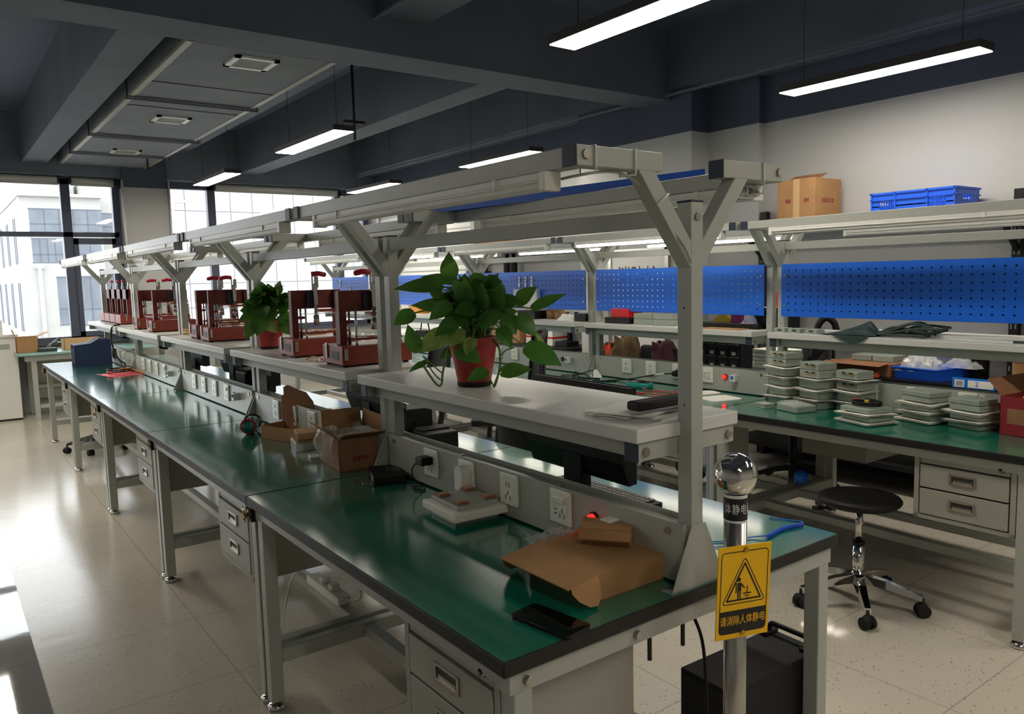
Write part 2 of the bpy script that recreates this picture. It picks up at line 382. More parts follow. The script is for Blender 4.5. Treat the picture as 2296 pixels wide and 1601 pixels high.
# suspended air duct with three grilles
du = thing('air_duct', 'dark grey boxed ceiling duct with three white framed grilles, between ceiling beams', 'air duct', (1.0, 6.6, 2.9))
m = MB().box(-.47, .47, -2.81, 2.80, 0, .34, b=.012)
for yy in (-1.72, -.86, .78): m.box(-.47, .47, yy-.004, yy+.004, -.004, 0, 1)
part('duct_body', m, [ductm, gap], du)
for x in (-.472, .432): part('duct_edge', MB().box(x, x+.04, -2.81, 2.80, -.005, .02, b=.002), metal_d, du)
for yy in (-1.2, .55, 1.75):
    g = MB()
    g.box(-.50, .50, yy, yy+.035, -.014, -.006).box(-.50, .50, yy+.030, yy+.035, -.026, -.006)
    for k in range(32): g.box(-.49+k*.031, -.475+k*.031, yy+.005, yy+.019, -.0155, -.0138, 1)
    part('hanger_strip', g, [beamm, metal], du)
    for s in (-.49, .49): part('hanger_rod', MB().cyl((s, yy+.012, -.03), (s, yy+.012, .54), .006), gap, du)
for yy in (-2.67, -.56, 1.40):
    g = MB()
    for a in ((-.14, .14, 0, .035), (-.14, .14, .245, .28), (-.14, -.105, 0, .28), (.105, .14, 0, .28)): g.box(a[0], a[1], yy+a[2], yy+a[3], -.014, 0)
    for k in range(9): g.box(-.105, .105, yy+.04+k*.0235, yy+.052+k*.0235, -.010, -.002, 1)
    g.box(-.105, .105, yy+.035, yy+.245, -.002, -.0005, 2)
    part('vent_grille', g, [white, metal_d, gap], du)
# fixture rods on the ceiling
for i, (x, y, s) in enumerate(((2.45, 5.6, 'beside the far bench row'), (1.28, 8.45, 'at the window end of the duct'))):
    t = thing('pipe_hanger', 'dark steel hanger rod under ceiling '+s, 'pipe hanger', (x, y, 2.75), 0)
    part('rod', MB().cyl((0, 0, 0), (0, 0, .70), .012), gap, t); part('crossbar', MB().box(-.10, .10, -.02, .02, .15, .175), gap, t)

# ceiling light panels
def panel(x, y0, y1, where):
    t = thing('panel_light', 'long slim ceiling light panel '+where, 'ceiling light', ((x[0]+x[1])/2, (y0+y1)/2, 2.60), 0, 'slim ceiling light panels')
    w, l = (x[1]-x[0])/2, (y1-y0)/2
    part("light_housing", MB().box(-w-.006, w+.006, -l-.006, l+.006, .002, .045, b=.003), paneltrim, t)
    part('light_diffuser', MB().box(-w, w, -l, l, -.002, .004), panelon, t)
    wires = MB()
    for a in (-l*.8, l*.8): wires.cyl((0, a, .045), (0, a, ZC-2.6), .002, n=6)
    part('suspension_wire', wires, gap, t)
ROWA, ROWB = (1.735, 1.895), (3.67, 3.83)
panel(ROWA, .72, 1.92, 'nearest overhead, running out of the top of the picture')
panel(ROWA, 4.47, 5.70, 'halfway down the room between duct and right bench row')
panel(ROWA, 7.17, 8.36, 'of the duct side row, closest to the window')
panel(ROWB, .77, 1.96, 'hung before the right wall above blue crate and brown carton')
panel(ROWB, 4.57, 5.74, 'over the right bench row, second along from the blue crate')
panel(ROWB, 7.25, 8.43, 'of the right wall row, closest to the window')
ROWC = (-.62, -.46)
panel(ROWC, 7.2, 8.4, 'over the left aisle near the window')
panel(ROWC, 4.47, 5.70, 'added unseen as fill over the left aisle, halfway down')  # added out of view to brighten the middle of the left row
panel((-2.6, -2.44), 3.2, 4.4, 'added unseen as fill, far left of the viewer')  # extra unseen panel, put in to lift the dark left side
panel((-2.6, -2.44), 6.2, 7.4, 'added unseen as fill, far left near the window')  # another added panel out of view, fills the left toward the window
panel(ROWA, -2.0, -.80, 'behind the viewer above the middle aisle')
panel(ROWB, -2.0, -.80, 'behind the viewer by the right wall')
panel(ROWC, -2.9, -1.7, 'added unseen as fill over the left aisle behind the viewer')  # added behind the camera to light the near bench

# roller blinds above the far windows
for x0, x1, s in ((-.56, .52, 'over the leftmost window panes'), (.66, 1.12, 'over the narrow pane beside the pillar'), (2.33, 4.05, 'over the wide pane right of the pillar')):
    t = thing('roller_blind', 'pale rolled up window blind '+s, 'roller blind', ((x0+x1)/2, 9.58, 2.74)); h = (x1-x0)/2
    part('blind_roll', MB().cyl((-h, 0, 0), (h, 0, 0), .035, n=18), blindm, t)
    part('bottom_bar', MB().box(-h, h, -.012, .012, -.065, -.03, b=.003), blindm, t)
    for a in (-h-.02, h+.005): part('bracket', MB().box(a, a+.015, -.04, .05, -.05, .05), gap, t)

# ------------------------------------------------------------------ buildings seen through the windows
def facade_window(t, x, z, w, h, y, nm=2, bar=True):
    f = part('window', MB().box(x, x+w, y-.02, y+.10, z, z+h), facglass, t)
    g = MB()
    for k in range(1, nm): g.box(x+w*k/nm-.03, x+w*k/nm+.03, y-.06, y-.02, z, z+h)
    if bar: g.box(x, x+w, y-.06, y-.02, z+h*.33-.03, z+h*.33+.03)
    g.box(x-.06, x+w+.06, y-.06, y-.02, z-.06, z).box(x-.06, x+w+.06, y-.06, y-.02, z+h, z+h+.06)
    part('window_bars', g, facdark, f)
# white block with two rows of windows, its left face running away from us
def far_block(k):
    return (lambda x: -.805+(x+.805)*k), (lambda z: 1.48+(z-1.48)*k)
bx, bz = far_block(3.94); Y0 = 90.0
t = thing('building', 'white block with blue grey windows on two storeys and a corner facing the window', 'building', (bx(2.1), Y0, -8), 0)
def bpart(name, mb, m): return part(name, mb, m, t)
ox, oz = bx(2.1), -8
def fx(x): return bx(x)-ox
def fz(z): return bz(z)-oz
part('wall', MB().box(fx(1.176), fx(3.0), 0, 60, 0, fz(3.815)), facade, t)
part('parapet', MB().box(fx(1.15), fx(3.03), -.5, 60, fz(3.75), fz(3.83)), facade, t)
part('stair_tower', MB().box(fx(1.7), fx(2.9), 14, 30, fz(3.8), fz(4.9)), facade, t)
part('side_wing', MB().box(fx(3.0), fx(4.6), 3, 40, 0, fz(4.5)), facade, t)
for (xa, xb, za, zb, nm) in ((1.366, 3.0, 2.886, 3.44, 5), (1.377, 2.053, 2.10, 2.699, 4), (2.15, 2.95, 2.10, 2.699, 3), (1.861, 2.107, .5, 1.717, 1), (2.3, 2.95, .46, 1.72, 2), (1.861, 2.95, -1.2, -.1, 3)):
    facade_window(t, fx(xa), fz(za), fx(xb)-fx(xa), fz(zb)-fz(za), 0, nm)
for (xa, xb, za, zb) in ((3.08, 3.4, 2.9, 3.42), (3.08, 3.4, .46, 1.72)): facade_window(t, fx(xa), fz(za), fx(xb)-fx(xa), fz(zb)-fz(za), 3, 1)
sw = MB(); sb = MB()
for r_, (za, zb) in enumerate(((2.1, 3.3), (.3, 1.6))):
    for c_ in range(6):
        ya = 4+c_*9.0; f = part('window', MB().box(fx(1.176)-.02, fx(1.176)+.15, ya, ya+5.2, fz(za), fz(zb)), facglass, t)
        g = MB()
        for k in (1, 2): g.box(fx(1.176)-.08, fx(1.176)-.02, ya+5.2*k/3-.06, ya+5.2*k/3+.06, fz(za), fz(zb))
        part('window_bars', g, facdark, f)
part('downpipe', MB().cyl((fx(1.5), -.25, 0), (fx(1.5), -.25, fz(1.95)), .18).box(fx(1.5)-.35, fx(1.5)+.35, -.5, 0, fz(1.95), fz(2.05)), whitem, t)
cx2, cz2 = far_block(1.99)
t = thing('building', 'tall blank facade of pale square panels with a white downpipe', 'building', (cx2(4.5), 45.0, -8))
part('wall', MB().box(0, cx2(13)-cx2(4.5), 0, 12, 0, 22), factile, t)
part('downpipe', MB().tube([(.55, -.2, 0), (.55, -.2, cz2(3.7)+8), (.55, -.2, cz2(3.72)+8)], .09).box(.35, .75, -.35, 0, cz2(3.68)+8, cz2(3.75)+8).tube([(-.3, -.12, cz2(3.76)+8), (1.2, -.12, cz2(3.74)+8), (1.8, -.12, cz2(3.84)+8)], .06), whitem, t)
struct('ground', MB().box(-80, 140, 11, 220, -8.2, -8.0), facade)
# ------------------------------------------------------------------ workbenches
L = 1.486; BW = 1.13; H = .76
RISER = []
def bench_proto(label, loc, group):
    t = thing('workbench', label, 'workbench', loc, 0, group)
    m = MB().box(0, BW, .0008, L-.0008, .7275, H, 1, b=.004)
    m.bm.normal_update()
    for f in m.bm.faces:
        c = f.calc_center_median()
        if f.normal.z > .99 and c.z > H-.001: f.material_index = 0
    part('worktop', m, [green, blackedge], t)
    m = MB()
    for y in (.012, L-.057): m.box(.02, BW-.02, y, y+.045, .682, .727, b=.002)
    for x in (.022, BW-.067): m.box(x, x+.04, .057, L-.057, .687, .727, b=.002)
    m.box(.54, .59, .057, L-.057, .687, .727)
    part('top_frame', m, metal, t)
    for x in (.03, BW-.075):
        for y in (.012, L-.057):
            lg = part('leg', MB().box(x, x+.045, y, y+.045, .03, .682, b=.003), metal, t)
            part('foot', MB().lathe([(.001, 0), (.028, 0), (.031, .006), (.031, .014), (.024, .022), (.012, .024), (.012, .034)], (x+.0225, y+.0225, 0), 0, 20), chrome, lg)
    for y in (.015, L-.055): part('stretcher', MB().box(.076, BW-.076, y, y+.04, .165, .215, b=.003), metal, t)
    for x in (.385, .705): part('stretcher', MB().box(x, x+.04, .055, L-.055, .17, .21, b=.003), metal, t)
    for x in (.06, .36): part('screw', MB().cyl((x, .0, .705), (x, .012, .705), .009, n=12), nickel, t)
    # upright frame
    for y in (.017, L-.057):
        pm = MB().box(.545, .585, y, y+.04, H, 1.632, b=.002)
        for z in (.885, 1.18, 1.40): pm.cyl((.5445, y+.02, z), (.5452, y+.02, z), .0025, 1, n=8)
        po = part('post', pm, [metal, gap], t)
        part('post_cap', MB().box(.544, .586, y-.001, y+.041, 1.632, 1.637, b=.001), navy, po)
        b = MB(); ys = y-.004 if y < .5 else y+.04
        b.cyl((.565, ys, 1.60), (.565, ys+.006 if y > .5 else ys+.004, 1.60), .009, n=6)
        part('post_bolt', b, [nickel, gap], po)
    for y, s in ((.0145, 1), (L-.0145, -1)):
        g = MB().prism([(.475, H), (.655, H), (.588, .905), (.542, .905)], 'y', y-.0025, y)
        a, b_ = (y, y+.035) if s > 0 else (y-.035, y)
        g.prism([(.475, y-.0025 if s > 0 else y), (.515, y-.0025 if s > 0 else y), (.475, y+.03*s)] if s > 0 else [(.475, y), (.475, y-.03), (.515, y)], 'z', H, H+.003)
        part('gusset_plate', g, metal, t)
    part('crossbeam', MB().box(.545, .585, .017, L-.017, 1.586, 1.626, b=.002) if False else MB().box(.548, .582, .057, L-.057, 1.584, 1.624, b=.002), metal, t)
    # socket riser
    r_ = MB().box(.530, .534, .03, L-.03, H+.006, .905, b=.001).box(.594, .598, .03, L-.03, H+.006, .905, b=.001).box(.534, .594, .03, L-.03, .885, .893).box(.53, .598, .028, .032, H+.006, .905).box(.53, .598, L-.032, L-.028, H+.006, .905)
    for y in (.075, L-.075):
        r_.cyl((.526, y, .883), (.530, y, .883), .008, 1, n=10)
    for y in (.5, 1.0): r_.cyl((.564, y, .893), (.564, y, .900), .004, 1, n=8)
    r = part('socket_riser', r_, [metal, nickel], t)
    for i, y in enumerate((1.14, .92, .69, .455)):
        m = MB().box(.520, .530, y-.043, y+.043, .805, .905 if False else .9, b=.004)
        m.box(.5192, .5205, y-.030, y+.030, .815, .889)
        if i < 3:
            for dz, a in ((.868, 1),):
                for dy in (-.007, .007): m.box(.5185, .5195, y+dy-.0015, y+dy+.0015, dz-.008, dz+.008, 1)
            m.box(.5185, .5195, y-.0015, y+.0015, .835, .849, 1)
            for s in (-1, 1): m.box(.5185, .5195, y+.011*s-.0015, y+.011*s+.0015, .822, .836, 1, M=None)
        else:
            m.box(.514, .520, y-.022, y+.022, .863, .882, b=.003)
            for dz in (.846, .834): m.box(.5185, .5195, y+.010, y+.020, dz-.0015, dz+.0015, 1)
            m.box(.5185, .5195, y-.0135, y-.0105, .838, .850, 1)
            for s in (-1, 1): m.box(.5185, .5195, y-.012+.009*s-.0015, y-.012+.009*s+.0015, .824, .836, 1)
        part('wall_socket', m, [socketw, slot], r)
    m = MB().cyl((.530, .325, .852), (.522, .325, .852), .0165, 1, 20).cyl((.524, .325, .852), (.516, .325, .852), .0125, 0, 20)
    lamp = part('indicator_lamp', m, [redoff, black], r)
    m = MB().box(.494, .530, .232, .268, .832, .872, b=.002).box(.488, .494, .243, .257, .848, .866, 1, b=.001)
    part('circuit_breaker', m, [white, bluec], r)
    # Y shaped light arms
    for y in (.017, L-.057):
        for s in (-1, 1):
            x0, x1 = (.215, .456) if s < 0 else (.655, .880)
            a = part('light_arm', MB().box(x0, x1, y, y+.04, 1.690, 1.730, b=.002), metal, t)
            part('arm_cap', MB().box(x0-.003, x0+.001, y-.0008, y+.0408, 1.6892, 1.7308, b=.001), navy, a)
            bxx = .238 if s < 0 else .862
            part('arm_bolt', MB().cyl((bxx, y-.005 if y < .5 else y+.04, 1.712), (bxx, y if y < .5 else y+.045, 1.712), .010, n=6), nickel, a)
            d = MB()
            p0, p1 = Vector((.565+s*.005, y+.02, 1.50)), Vector((.565+s*.165, y+.02, 1.702))
            dv = (p1-p0).normalized(); ln = (p1-p0).length
            M = Matrix.Translation(p0) @ dv.to_track_quat('Z', 'Y').to_matrix().to_4x4()
            d.box(-.019, .019, -.019, .019, 0, ln, M=M, b=.002)
            part('arm_brace', d, metal, t)
    for x in (.238, .862): part('lamp_rail', MB().box(x-.02, x+.02, .057, L-.057, 1.690, 1.730, b=.002), metal, t)
    # raised shelf
    sh = part('shelf_board', MB().box(.405, .755, .05, L-.05, 1.108, 1.140, b=.003), shelfw, t)
    m = MB().box(.452, .482, .10, L-.10, 1.062, 1.1075, b=.002).box(.69, .72, .10, L-.10, 1.062, 1.1075, b=.002)
    part('shelf_rail', m, metal, t)
    for y in (.058, L-.098):
        a = part('shelf_arm', MB().box(.418, .748, y, y+.04, 1.064, 1.1075, b=.002), metal, t)
        part('arm_cap', MB().box(.415, .419, y-.0008, y+.0408, 1.0632, 1.1078, b=.001), navy, a)
        yb = y-.006 if y < .5 else y+.04
        for xb in (.44, .725): part('arm_bolt', MB().cyl((xb, yb, 1.085), (xb, yb+.006, 1.085), .010, n=14), nickel, a)
    return t, r, lamp
RB = 2.42
Ltxt = ['nearest workbench of the left row, phone and open brown box at its end',
        'second workbench of the left row, with open cartons and a green cable roll on it',
        'third workbench of the left row, bare green top with two seams',
        'fourth workbench of the left row, pink bag and coiled leads beside its riser',
        'last workbench of the left row by the window, dark binders on its end']
Rtxt = ['nearest workbench of the right row, stacked grey modules and foam on it',
        'second workbench of the right row, multimeter and foam sheets on it',
        'third workbench of the right row, behind the potted plant, three white hooks above',
        'fourth workbench of the right row, orange box on its shelf',
        'last workbench of the right row, farthest toward the bright window']
b0, riser0, lamp0 = bench_proto(Ltxt[0], (0, 0, 0), 'workbenches of the left row')
benchL = [b0]; benchR = []
for k in range(1, 5): benchL.append(dup(b0, Ltxt[k], (0, L*k, 0), 0, 'workbenches of the left row'))
for k in range(5): benchR.append(dup(b0, Rtxt[k], (RB, L*k, 0), 0, 'workbenches of the right row'))
def lamp_on(bench):
    for c in bench.children:
        if c.name.startswith('socket_riser'):
            for d in c.children:
                if d.name.startswith('indicator_lamp'):
                    d.data = d.data.copy(); d.data.materials[0] = redled
lamp_on(benchL[0]); lamp_on(benchR[1])

# drawer cabinets hung under the tops
def cabinet(label, loc, rz=0, group='hanging drawer cabinets'):
    t = thing('drawer_cabinet', label, 'drawer cabinet', loc, rz, group)
    y0, y1, z0, z1 = -.1925, .1925, .43, .722
    m = MB().box(.012, .37, y0, y1, z0, z1-.002, b=.002)
    # raised face frame around the drawers
    m.box(0, .014, y0, y0+.020, z0, z1, b=.001).box(0, .014, y1-.020, y1, z0, z1, b=.001).box(0, .014, y0, y1, z0, z0+.018, b=.001).box(0.002, .014, y0+.024, y1-.024, z1-.056, z1-.012, b=.001).box(0, .014, y0, y1, z1-.010, z1, b=.001)
    m.box(.010, .0125, y0+.02, y1-.02, z0+.018, z1-.010, 1)
    part('cabinet_body', m, [metal_d, gap], t)
    part('lock', MB().cyl((-.001, y0+.055, z1-.034), (.003, y0+.055, z1-.034), .0115, 1, n=18).cyl((-.008, y0+.055, z1-.034), (.003, y0+.055, z1-.034), .0088, n=18).box(-.0088, -.0078, y0+.0535, y0+.0565, z1-.040, z1-.028, 1), [chrome, gap], t)
    for (za, zb) in ((z0+.135, z1-.060), (z0+.021, z0+.131)):
        d = part('drawer', MB().box(-.003, .012, y0+.0255, y1-.0255, za+.001, zb-.002, b=.002), metal_d, t)
        zc = (za+zb)/2+.005
        h = MB()
        for a in ((-.05, .05, .014, .020), (-.05, .05, -.020, -.014), (-.05, -.042, -.020, .020), (.042, .05, -.020, .020)): h.box(-.008, -.001, a[0], a[1], zc+a[2], zc+a[3], b=.001)
        h.box(-.0042, -.0028, -.042, .042, zc-.014, zc+.014, 1)
        h.box(-.0052, -.0028, -.036, .036, zc-.014, zc-.004, 0)
        part('handle', h, [nickel, slot], d)
    return t
c0 = cabinet('grey two drawer cabinet under the corner of the nearest left bench', (.03, .2525, 0))
ctx = ['second grey two drawer cabinet along the left row from the near corner', 'third grey two drawer cabinet along the left row from the near corner', 'fourth grey two drawer cabinet along the left row, next to stool casters', 'fifth grey two drawer cabinet along the left row, closest to the window']
for k in range(1, 5): dup(c0, ctx[k-1], (.03, L*k+.2525, 0))
rtx = ['grey two drawer cabinet right of the black stool under the right row', 'grey two drawer cabinet under the right row behind the shelf of the plant', 'grey two drawer cabinet under the third bench of the right row', 'grey two drawer cabinet under the fourth bench of the right row', 'grey two drawer cabinet under the last bench of the right row']
for k in range(5): dup(c0, rtx[k], (RB+.03, L*k+.2525, 0))
dup(c0, 'grey cabinet back hung on the far side of the nearest right bench', (RB+BW-.03, L-.2525, 0), PI)
dup(c0, 'grey cabinet back hung on the far side of the second right bench', (RB+BW-.03, 2*L-.2525, 0), PI)

# tube lights under the lamp rails
def tube_light(label, loc, on, group):
    t = thing('tube_light', label, 'tube light', loc, 0, group)
    part('housing', MB().box(-.018, .018, -.59, .59, -.016, 0, b=.002).box(-.021, .021, -.59, .59, -.021, -.015, b=.002), tubew, t)
    part('tube', MB().prism([(-.016, -.021), (-.014, -.031), (-.008, -.037), (.008, -.037), (.014, -.031), (.016, -.021)], 'y', -.575, .575), tubeon if on else tubew, t)
    for y in (-.595, .575): part('end_cap', MB().box(-.022, .022, y, y+.02, -.039, .001, b=.003), white, t)
    for y in (-.42, .41): part('clip', MB().box(-.0225, .0225, y, y+.008, -.022, .001), white, t)
    return t
ow = ['nearest', 'second', 'third', 'fourth', 'last']
def rowlamp(k, right, far, on):
    row = 'right' if right else 'left'
    x = (RB if right else 0)+(.862 if far else .228)
    off = 0.14 if (far and right) else 0.0
    tube_light('%s slim tube light on the %s rail of the %s bench, %s row' % ('glowing' if on else 'unlit', 'far' if far else 'aisle side', ow[k], row), (x, L*k+.70+off*.0-(0.03 if far else 0), 1.689), on, 'tube lights of the %s row' % row)
for k in range(5):
    rowlamp(k, False, False, False); rowlamp(k, False, True, False)
    rowlamp(k, True, False, k in (1, 3)); rowlamp(k, True, True, k in (1, 2, 3))

# blue perforated boards
def pegboard(label, loc, M=None, group='blue perforated boards', hooks=True):
    Wd, Hd, nx, nz = 1.375, .282, 30, 7
    m = MB(); px, pz = Wd/(nx+1.0), Hd/(nz+.9); hs = .0042
    ys = [-Wd/2]; zs = [0]
    for i in range(nx):
        c = -Wd/2+px*(i+1); ys += [c-hs, c+hs]
    for j in range(nz):
        c = Hd/2+(j-(nz-1)/2)*pz; zs += [c-hs, c+hs]
    ys.append(Wd/2); zs.append(Hd)
    V = [[m.bm.verts.new((0, y, z)) for z in zs] for y in ys]
    for i in range(len(ys)-1):
        for j in range(len(zs)-1):
            if i % 2 == 1 and j % 2 == 1: continue
            m.bm.faces.new((V[i][j], V[i+1][j], V[i+1][j+1], V[i][j+1]))
    ex = bmesh.ops.extrude_face_region(m.bm, geom=m.bm.faces[:])
    for v in [g for g in ex['geom'] if isinstance(g, bmesh.types.BMVert)]: v.co.x += .0015
    m.box(.0015, .018, -Wd/2, Wd/2, -.0012, .0003).box(.0015, .018, -Wd/2, Wd/2, Hd-.0003, Hd+.0012)
    t = thing('pegboard', label, 'pegboard', loc, 0, group)
    part('perforated_panel', m, blue, t)
    for y in (-Wd/2+.02, Wd/2-.02):
        for z in (.06, Hd-.06): part('screw', MB().cyl((-.004, y, z), (.001, y, z), .006, n=10), nickel, t)
    if hooks: part('back_panel', MB().box(.006, .008, -Wd/2+.002, Wd/2-.002, .002, Hd-.002), navy, t)  # navy sheet close behind so the holes read dark, shade put into its colour
    return t
pb = ['nearest blue pegboard, shaded in the middle, above dark green bag', 'blue pegboard behind the near grey post, above the red box on its shelf', 'blue pegboard with three white hooks behind the plant', 'blue pegboard left of plant leaves, with orange box below', 'blue pegboard farthest along the right row, by the window']
pegs = []
p0 = pegboard(pb[0], (RB+.521, L*.5, 1.2225)); pegs.append(p0)
p1 = pegboard(pb[1], (RB+.521, L*1.5, 1.2225), hooks=False); pegs.append(p1)
for k in range(2, 5): pegs.append(dup(p0, pb[k], (RB+.521, L*(k+.5), 1.2225)))
pt = dup(p1, 'blue pegboard lying flat across the light arms of the nearest left bench', (.895, .84, 1.755))
part('edge_lip', MB().box(-.006, .026, -1.375/2, 1.375/2, .2835, .2855), blue, pt)
pt.rotation_euler = (0, -PI/2, .136)
pt.location = (1.114, 1.013, 1.7325)
def hook(label, loc, m=white):
    t = thing('hook', label, 'hook', loc, 0, 'white pegboard hooks')
    part('hook_plate', MB().prism([(-.012, 0), (.012, 0), (.012, .03), (0, .045), (-.012, .03)], 'x', -.004, 0).prism([(-.012, -.008), (-.012, -.035), (0, -.05), (.012, -.035), (.012, -.008)], 'x', -.004, 0), m, t)
    part('hook_arm', MB().tube(fillet([(-.004, 0, .02), (-.03, 0, .015), (-.035, 0, .03)], .01), .003), nickel, t)
px = RB+.5205
for i, (y, s) in enumerate(((3.80, 'leftmost'), (3.72, 'middle'), (3.64, 'rightmost'))): hook('white hook, %s of three on the pegboard behind the plant' % s, (px, y, 1.43))
for i, (y, z, s) in enumerate(((7.15, 1.44, 'near the left end'), (6.9, 1.37, 'second from the left end'), (6.35, 1.46, 'beside the red handled clamp'), (6.05, 1.39, 'next to the grey double post'))): hook('white hook on the farthest pegboard, '+s, (px, y, z))
# ------------------------------------------------------------------ static discharge pole with sign
t = thing('discharge_pole', 'polished steel pole topped by a mirror ball at the near bench corner', 'pole', (.57, -.085, 0))
part('base', MB().lathe([(.001, 0), (.11, 0), (.115, .006), (.11, .014), (.03, .022), (.026, .03)], n=36), steel, t)
part('pole', MB().cyl((0, 0, .02), (0, 0, .995), .0248, n=40), steel, t)
part('mirror_ball', MB().sphere((0, 0, 1.040), .0475, n=56), chrome, t)
bd = part('label_band', MB().cyl((0, 0, .937), (0, 0, .998), .0252, 0, 40, caps=False).cyl((0, 0, .942), (0, 0, .991), .0256, 1, 40, caps=False), [white, signk], t)
CD = Vector((CAM[0]-.57, CAM[1]+.085, 0)); az = math.atan2(CD.x, -CD.y)     # the lettering is turned toward the room's corner
Mb = RZ(-math.atan2(-CD.x, -CD.y)-.05) if False else RZ(-.94)
text_part('人体静电释放', .0165, white, bd, TR(0, 0, .9665) @ Mb @ RX(PI/2) @ TR(0, 0, .0259), bend=.0259, scale=(1, 1.5), off=.0105, space=1.15)
# yellow sign plate
sg = thing('warning_sign', 'yellow and black earth warning sign fixed to the steel pole', 'sign', (.57, -.085, 0))
MS = TR(0, 0, .787) @ RZ(-.27) @ TR(.0, -.029, 0) @ RX(.02) @ RX(PI/2) @ RZ(-.03)
w, h = .069, .104
m = MB().box(-w, w, -h, h, -.0015, .0015, 0, .0008, M=MS)
part('sign_plate', m, signy, sg)
m = MB()
def rrect(x0, x1, y0, y1, r, n=5, rs=(1, 1, 1, 1)):
    out = []
    for (cx_, cy_, a0, k) in ((x1-r, y0+r, -PI/2, rs[0]), (x1-r, y1-r, 0, rs[1]), (x0+r, y1-r, PI/2, rs[2]), (x0+r, y0+r, PI, rs[3])):
        if k:
            out += [(cx_+r*math.cos(a0+PI/2*i/n), cy_+r*math.sin(a0+PI/2*i/n)) for i in range(n+1)]
        else: out.append((x1 if a0 in (-PI/2, 0) else x0, y0 if a0 in (-PI/2, PI) else y1))
    return out
def ring(m, poly, wd, z, mi, M):
    n = len(poly); c = Vector((sum(p[0] for p in poly)/n, sum(p[1] for p in poly)/n))
    ins = []
    for i in range(n):
        a, b, d = Vector(poly[i-1]), Vector(poly[i]), Vector(poly[(i+1) % n])
        n1 = Vector((-(b-a).y, (b-a).x)).normalized() if (b-a).length > 1e-9 else Vector((0, 0)); n2 = Vector((-(d-b).y, (d-b).x)).normalized() if (d-b).length > 1e-9 else Vector((0, 0))
        q = (n1+n2); q = q.normalized() if q.length > 1e-6 else n1
        k = max(.25, q.dot(n1)) if n1.length else 1
        ins.append(b+q*wd/k)
    vs = [M @ Vector((p[0], p[1], z)) for p in poly]+[M @ Vector((p[0], p[1], z)) for p in ins]
    m._faces(vs, [[i, (i+1) % n, n+(i+1) % n, n+i] for i in range(n)], mi)
def rtri(cx_, y0, y1, hw, r, n=5):
    P = [Vector((cx_-hw, y0)), Vector((cx_+hw, y0)), Vector((cx_, y1))]; out = []
    for i in range(3):
        a, b, c = P[i-1], P[i], P[(i+1) % 3]; s, e = b+(a-b).normalized()*r, b+(c-b).normalized()*r
        out += [tuple((1-k/n)**2*s+2*(k/n)*(1-k/n)*b+(k/n)**2*e) for k in range(n+1)]
    return out
ring(m, rrect(-w+.007, w-.007, -h+.012, h-.012, .010), .0022, .0018, 0, MS)
m.prism(rrect(-w+.007, w-.007, -h+.012, -.040, .010, rs=(1, 0, 0, 1)), 'z', .0016, .0019, 0, M=MS)
ring(m, rtri(0, -.026, .080, .058, .012), .0022, .0018, 0, MS)
ring(m, rtri(0, -.0195, .068, .0475, .004), .0040, .0018, 0, MS)
m.prism([(-.014+.005*math.cos(a*PI/8), .028+.005*math.sin(a*PI/8)) for a in range(16)], 'z', .0016, .0019, 0, M=MS)
for poly in ([(-.0205, .021), (-.009, .021), (.003, .009), (.001, .007), (-.0085, .014), (-.0085, .002), (-.0205, .002)], [(-.0200, .002), (-.0155, .002), (-.0160, -.0175), (-.0195, -.0175)], [(-.0138, .002), (-.009, .002), (-.0095, -.0175), (-.0132, -.0175)], [(-.0255, .020), (-.0222, .021), (-.0222, -.002), (-.0255, -.002)],
             [(.0085, .012), (.0115, .012), (.0115, -.003), (.0085, -.003)], [(-.002, -.003), (.022, -.003), (.022, -.006), (-.002, -.006)], [(.003, -.009), (.017, -.009), (.017, -.0115), (.003, -.0115)], [(.0075, -.0145), (.0125, -.0145), (.0125, -.0165), (.0075, -.0165)]):
    m.prism([(p[0]*.86, p[1]) for p in poly], 'z', .0016, .0019, 0, M=MS)
part('sign_print', m, signk, sg)
text_part('请消除人体静电', .0185, signy, sg, MS @ TR(0, -.064, .0020), scale=(.92, 1.25), label='yellow Chinese characters on the black strip')
for yy in (.094, -.092): part('sign_screw', MB().cyl(tuple(MS @ Vector((0, yy, .001))), tuple(MS @ Vector((0, yy, .006))), .0055, n=14), brass, sg)

# ------------------------------------------------------------------ nearest left bench top
def Rz(a): return RZ(a)
# large open mailer box: body, lid panel, front flap with two rounded ears
t = thing('mailer_box', 'large flat brown mailer box with its lid flap folded open, on the near bench end', 'box', (.428, .213, H), -.01)
a, d, hh = .107, .123, .060
m = MB().box(-a, a, -d, d, 0, .003).box(-a, -a+.003, -d, d, 0, hh-.002).box(a-.003, a, -d, d, 0, hh-.002).box(-a, a, -d, -d+.003, 0, hh).box(-a, a, d-.003, d, 0, hh)
m.box(-a+.004, -a+.007, -d+.004, d-.004, 0, hh*.8)
part('box_body', m, card, t)
Ml = TR(a-.002, 0, hh) @ RY(.0)
part('box_lid', MB().box(-2*a+.004, 0, -d-.002, d+.002, 0, .003, M=Ml), card, t)
Mf = TR(-a+.002, 0, hh+.003) @ RY(-.12)
ear = lambda s: [(-.078, s*(d+.001)), (-.080, s*(d+.014)), (-.070, s*(d+.034)), (-.048, s*(d+.054)), (-.028, s*(d+.058)), (-.012, s*(d+.044)), (-.004, s*(d+.020)), (.0, s*(d+.001))]
part('lid_flap', MB().box(-.088, .0, -d-.002, d+.002, -.003, 0, M=Mf), card, t)
for s in (-1, 1):
    p = [(x, (abs(y)-d-.001)) for x, y in ear(s)]
    Me = Mf @ TR(0, s*(d+.001), -.0015) @ RX(-s*1.15)
    part('flap_ear', MB().prism([(x, s*y) for x, y in p], 'z', -.0015, .0015, M=Me), card, t)
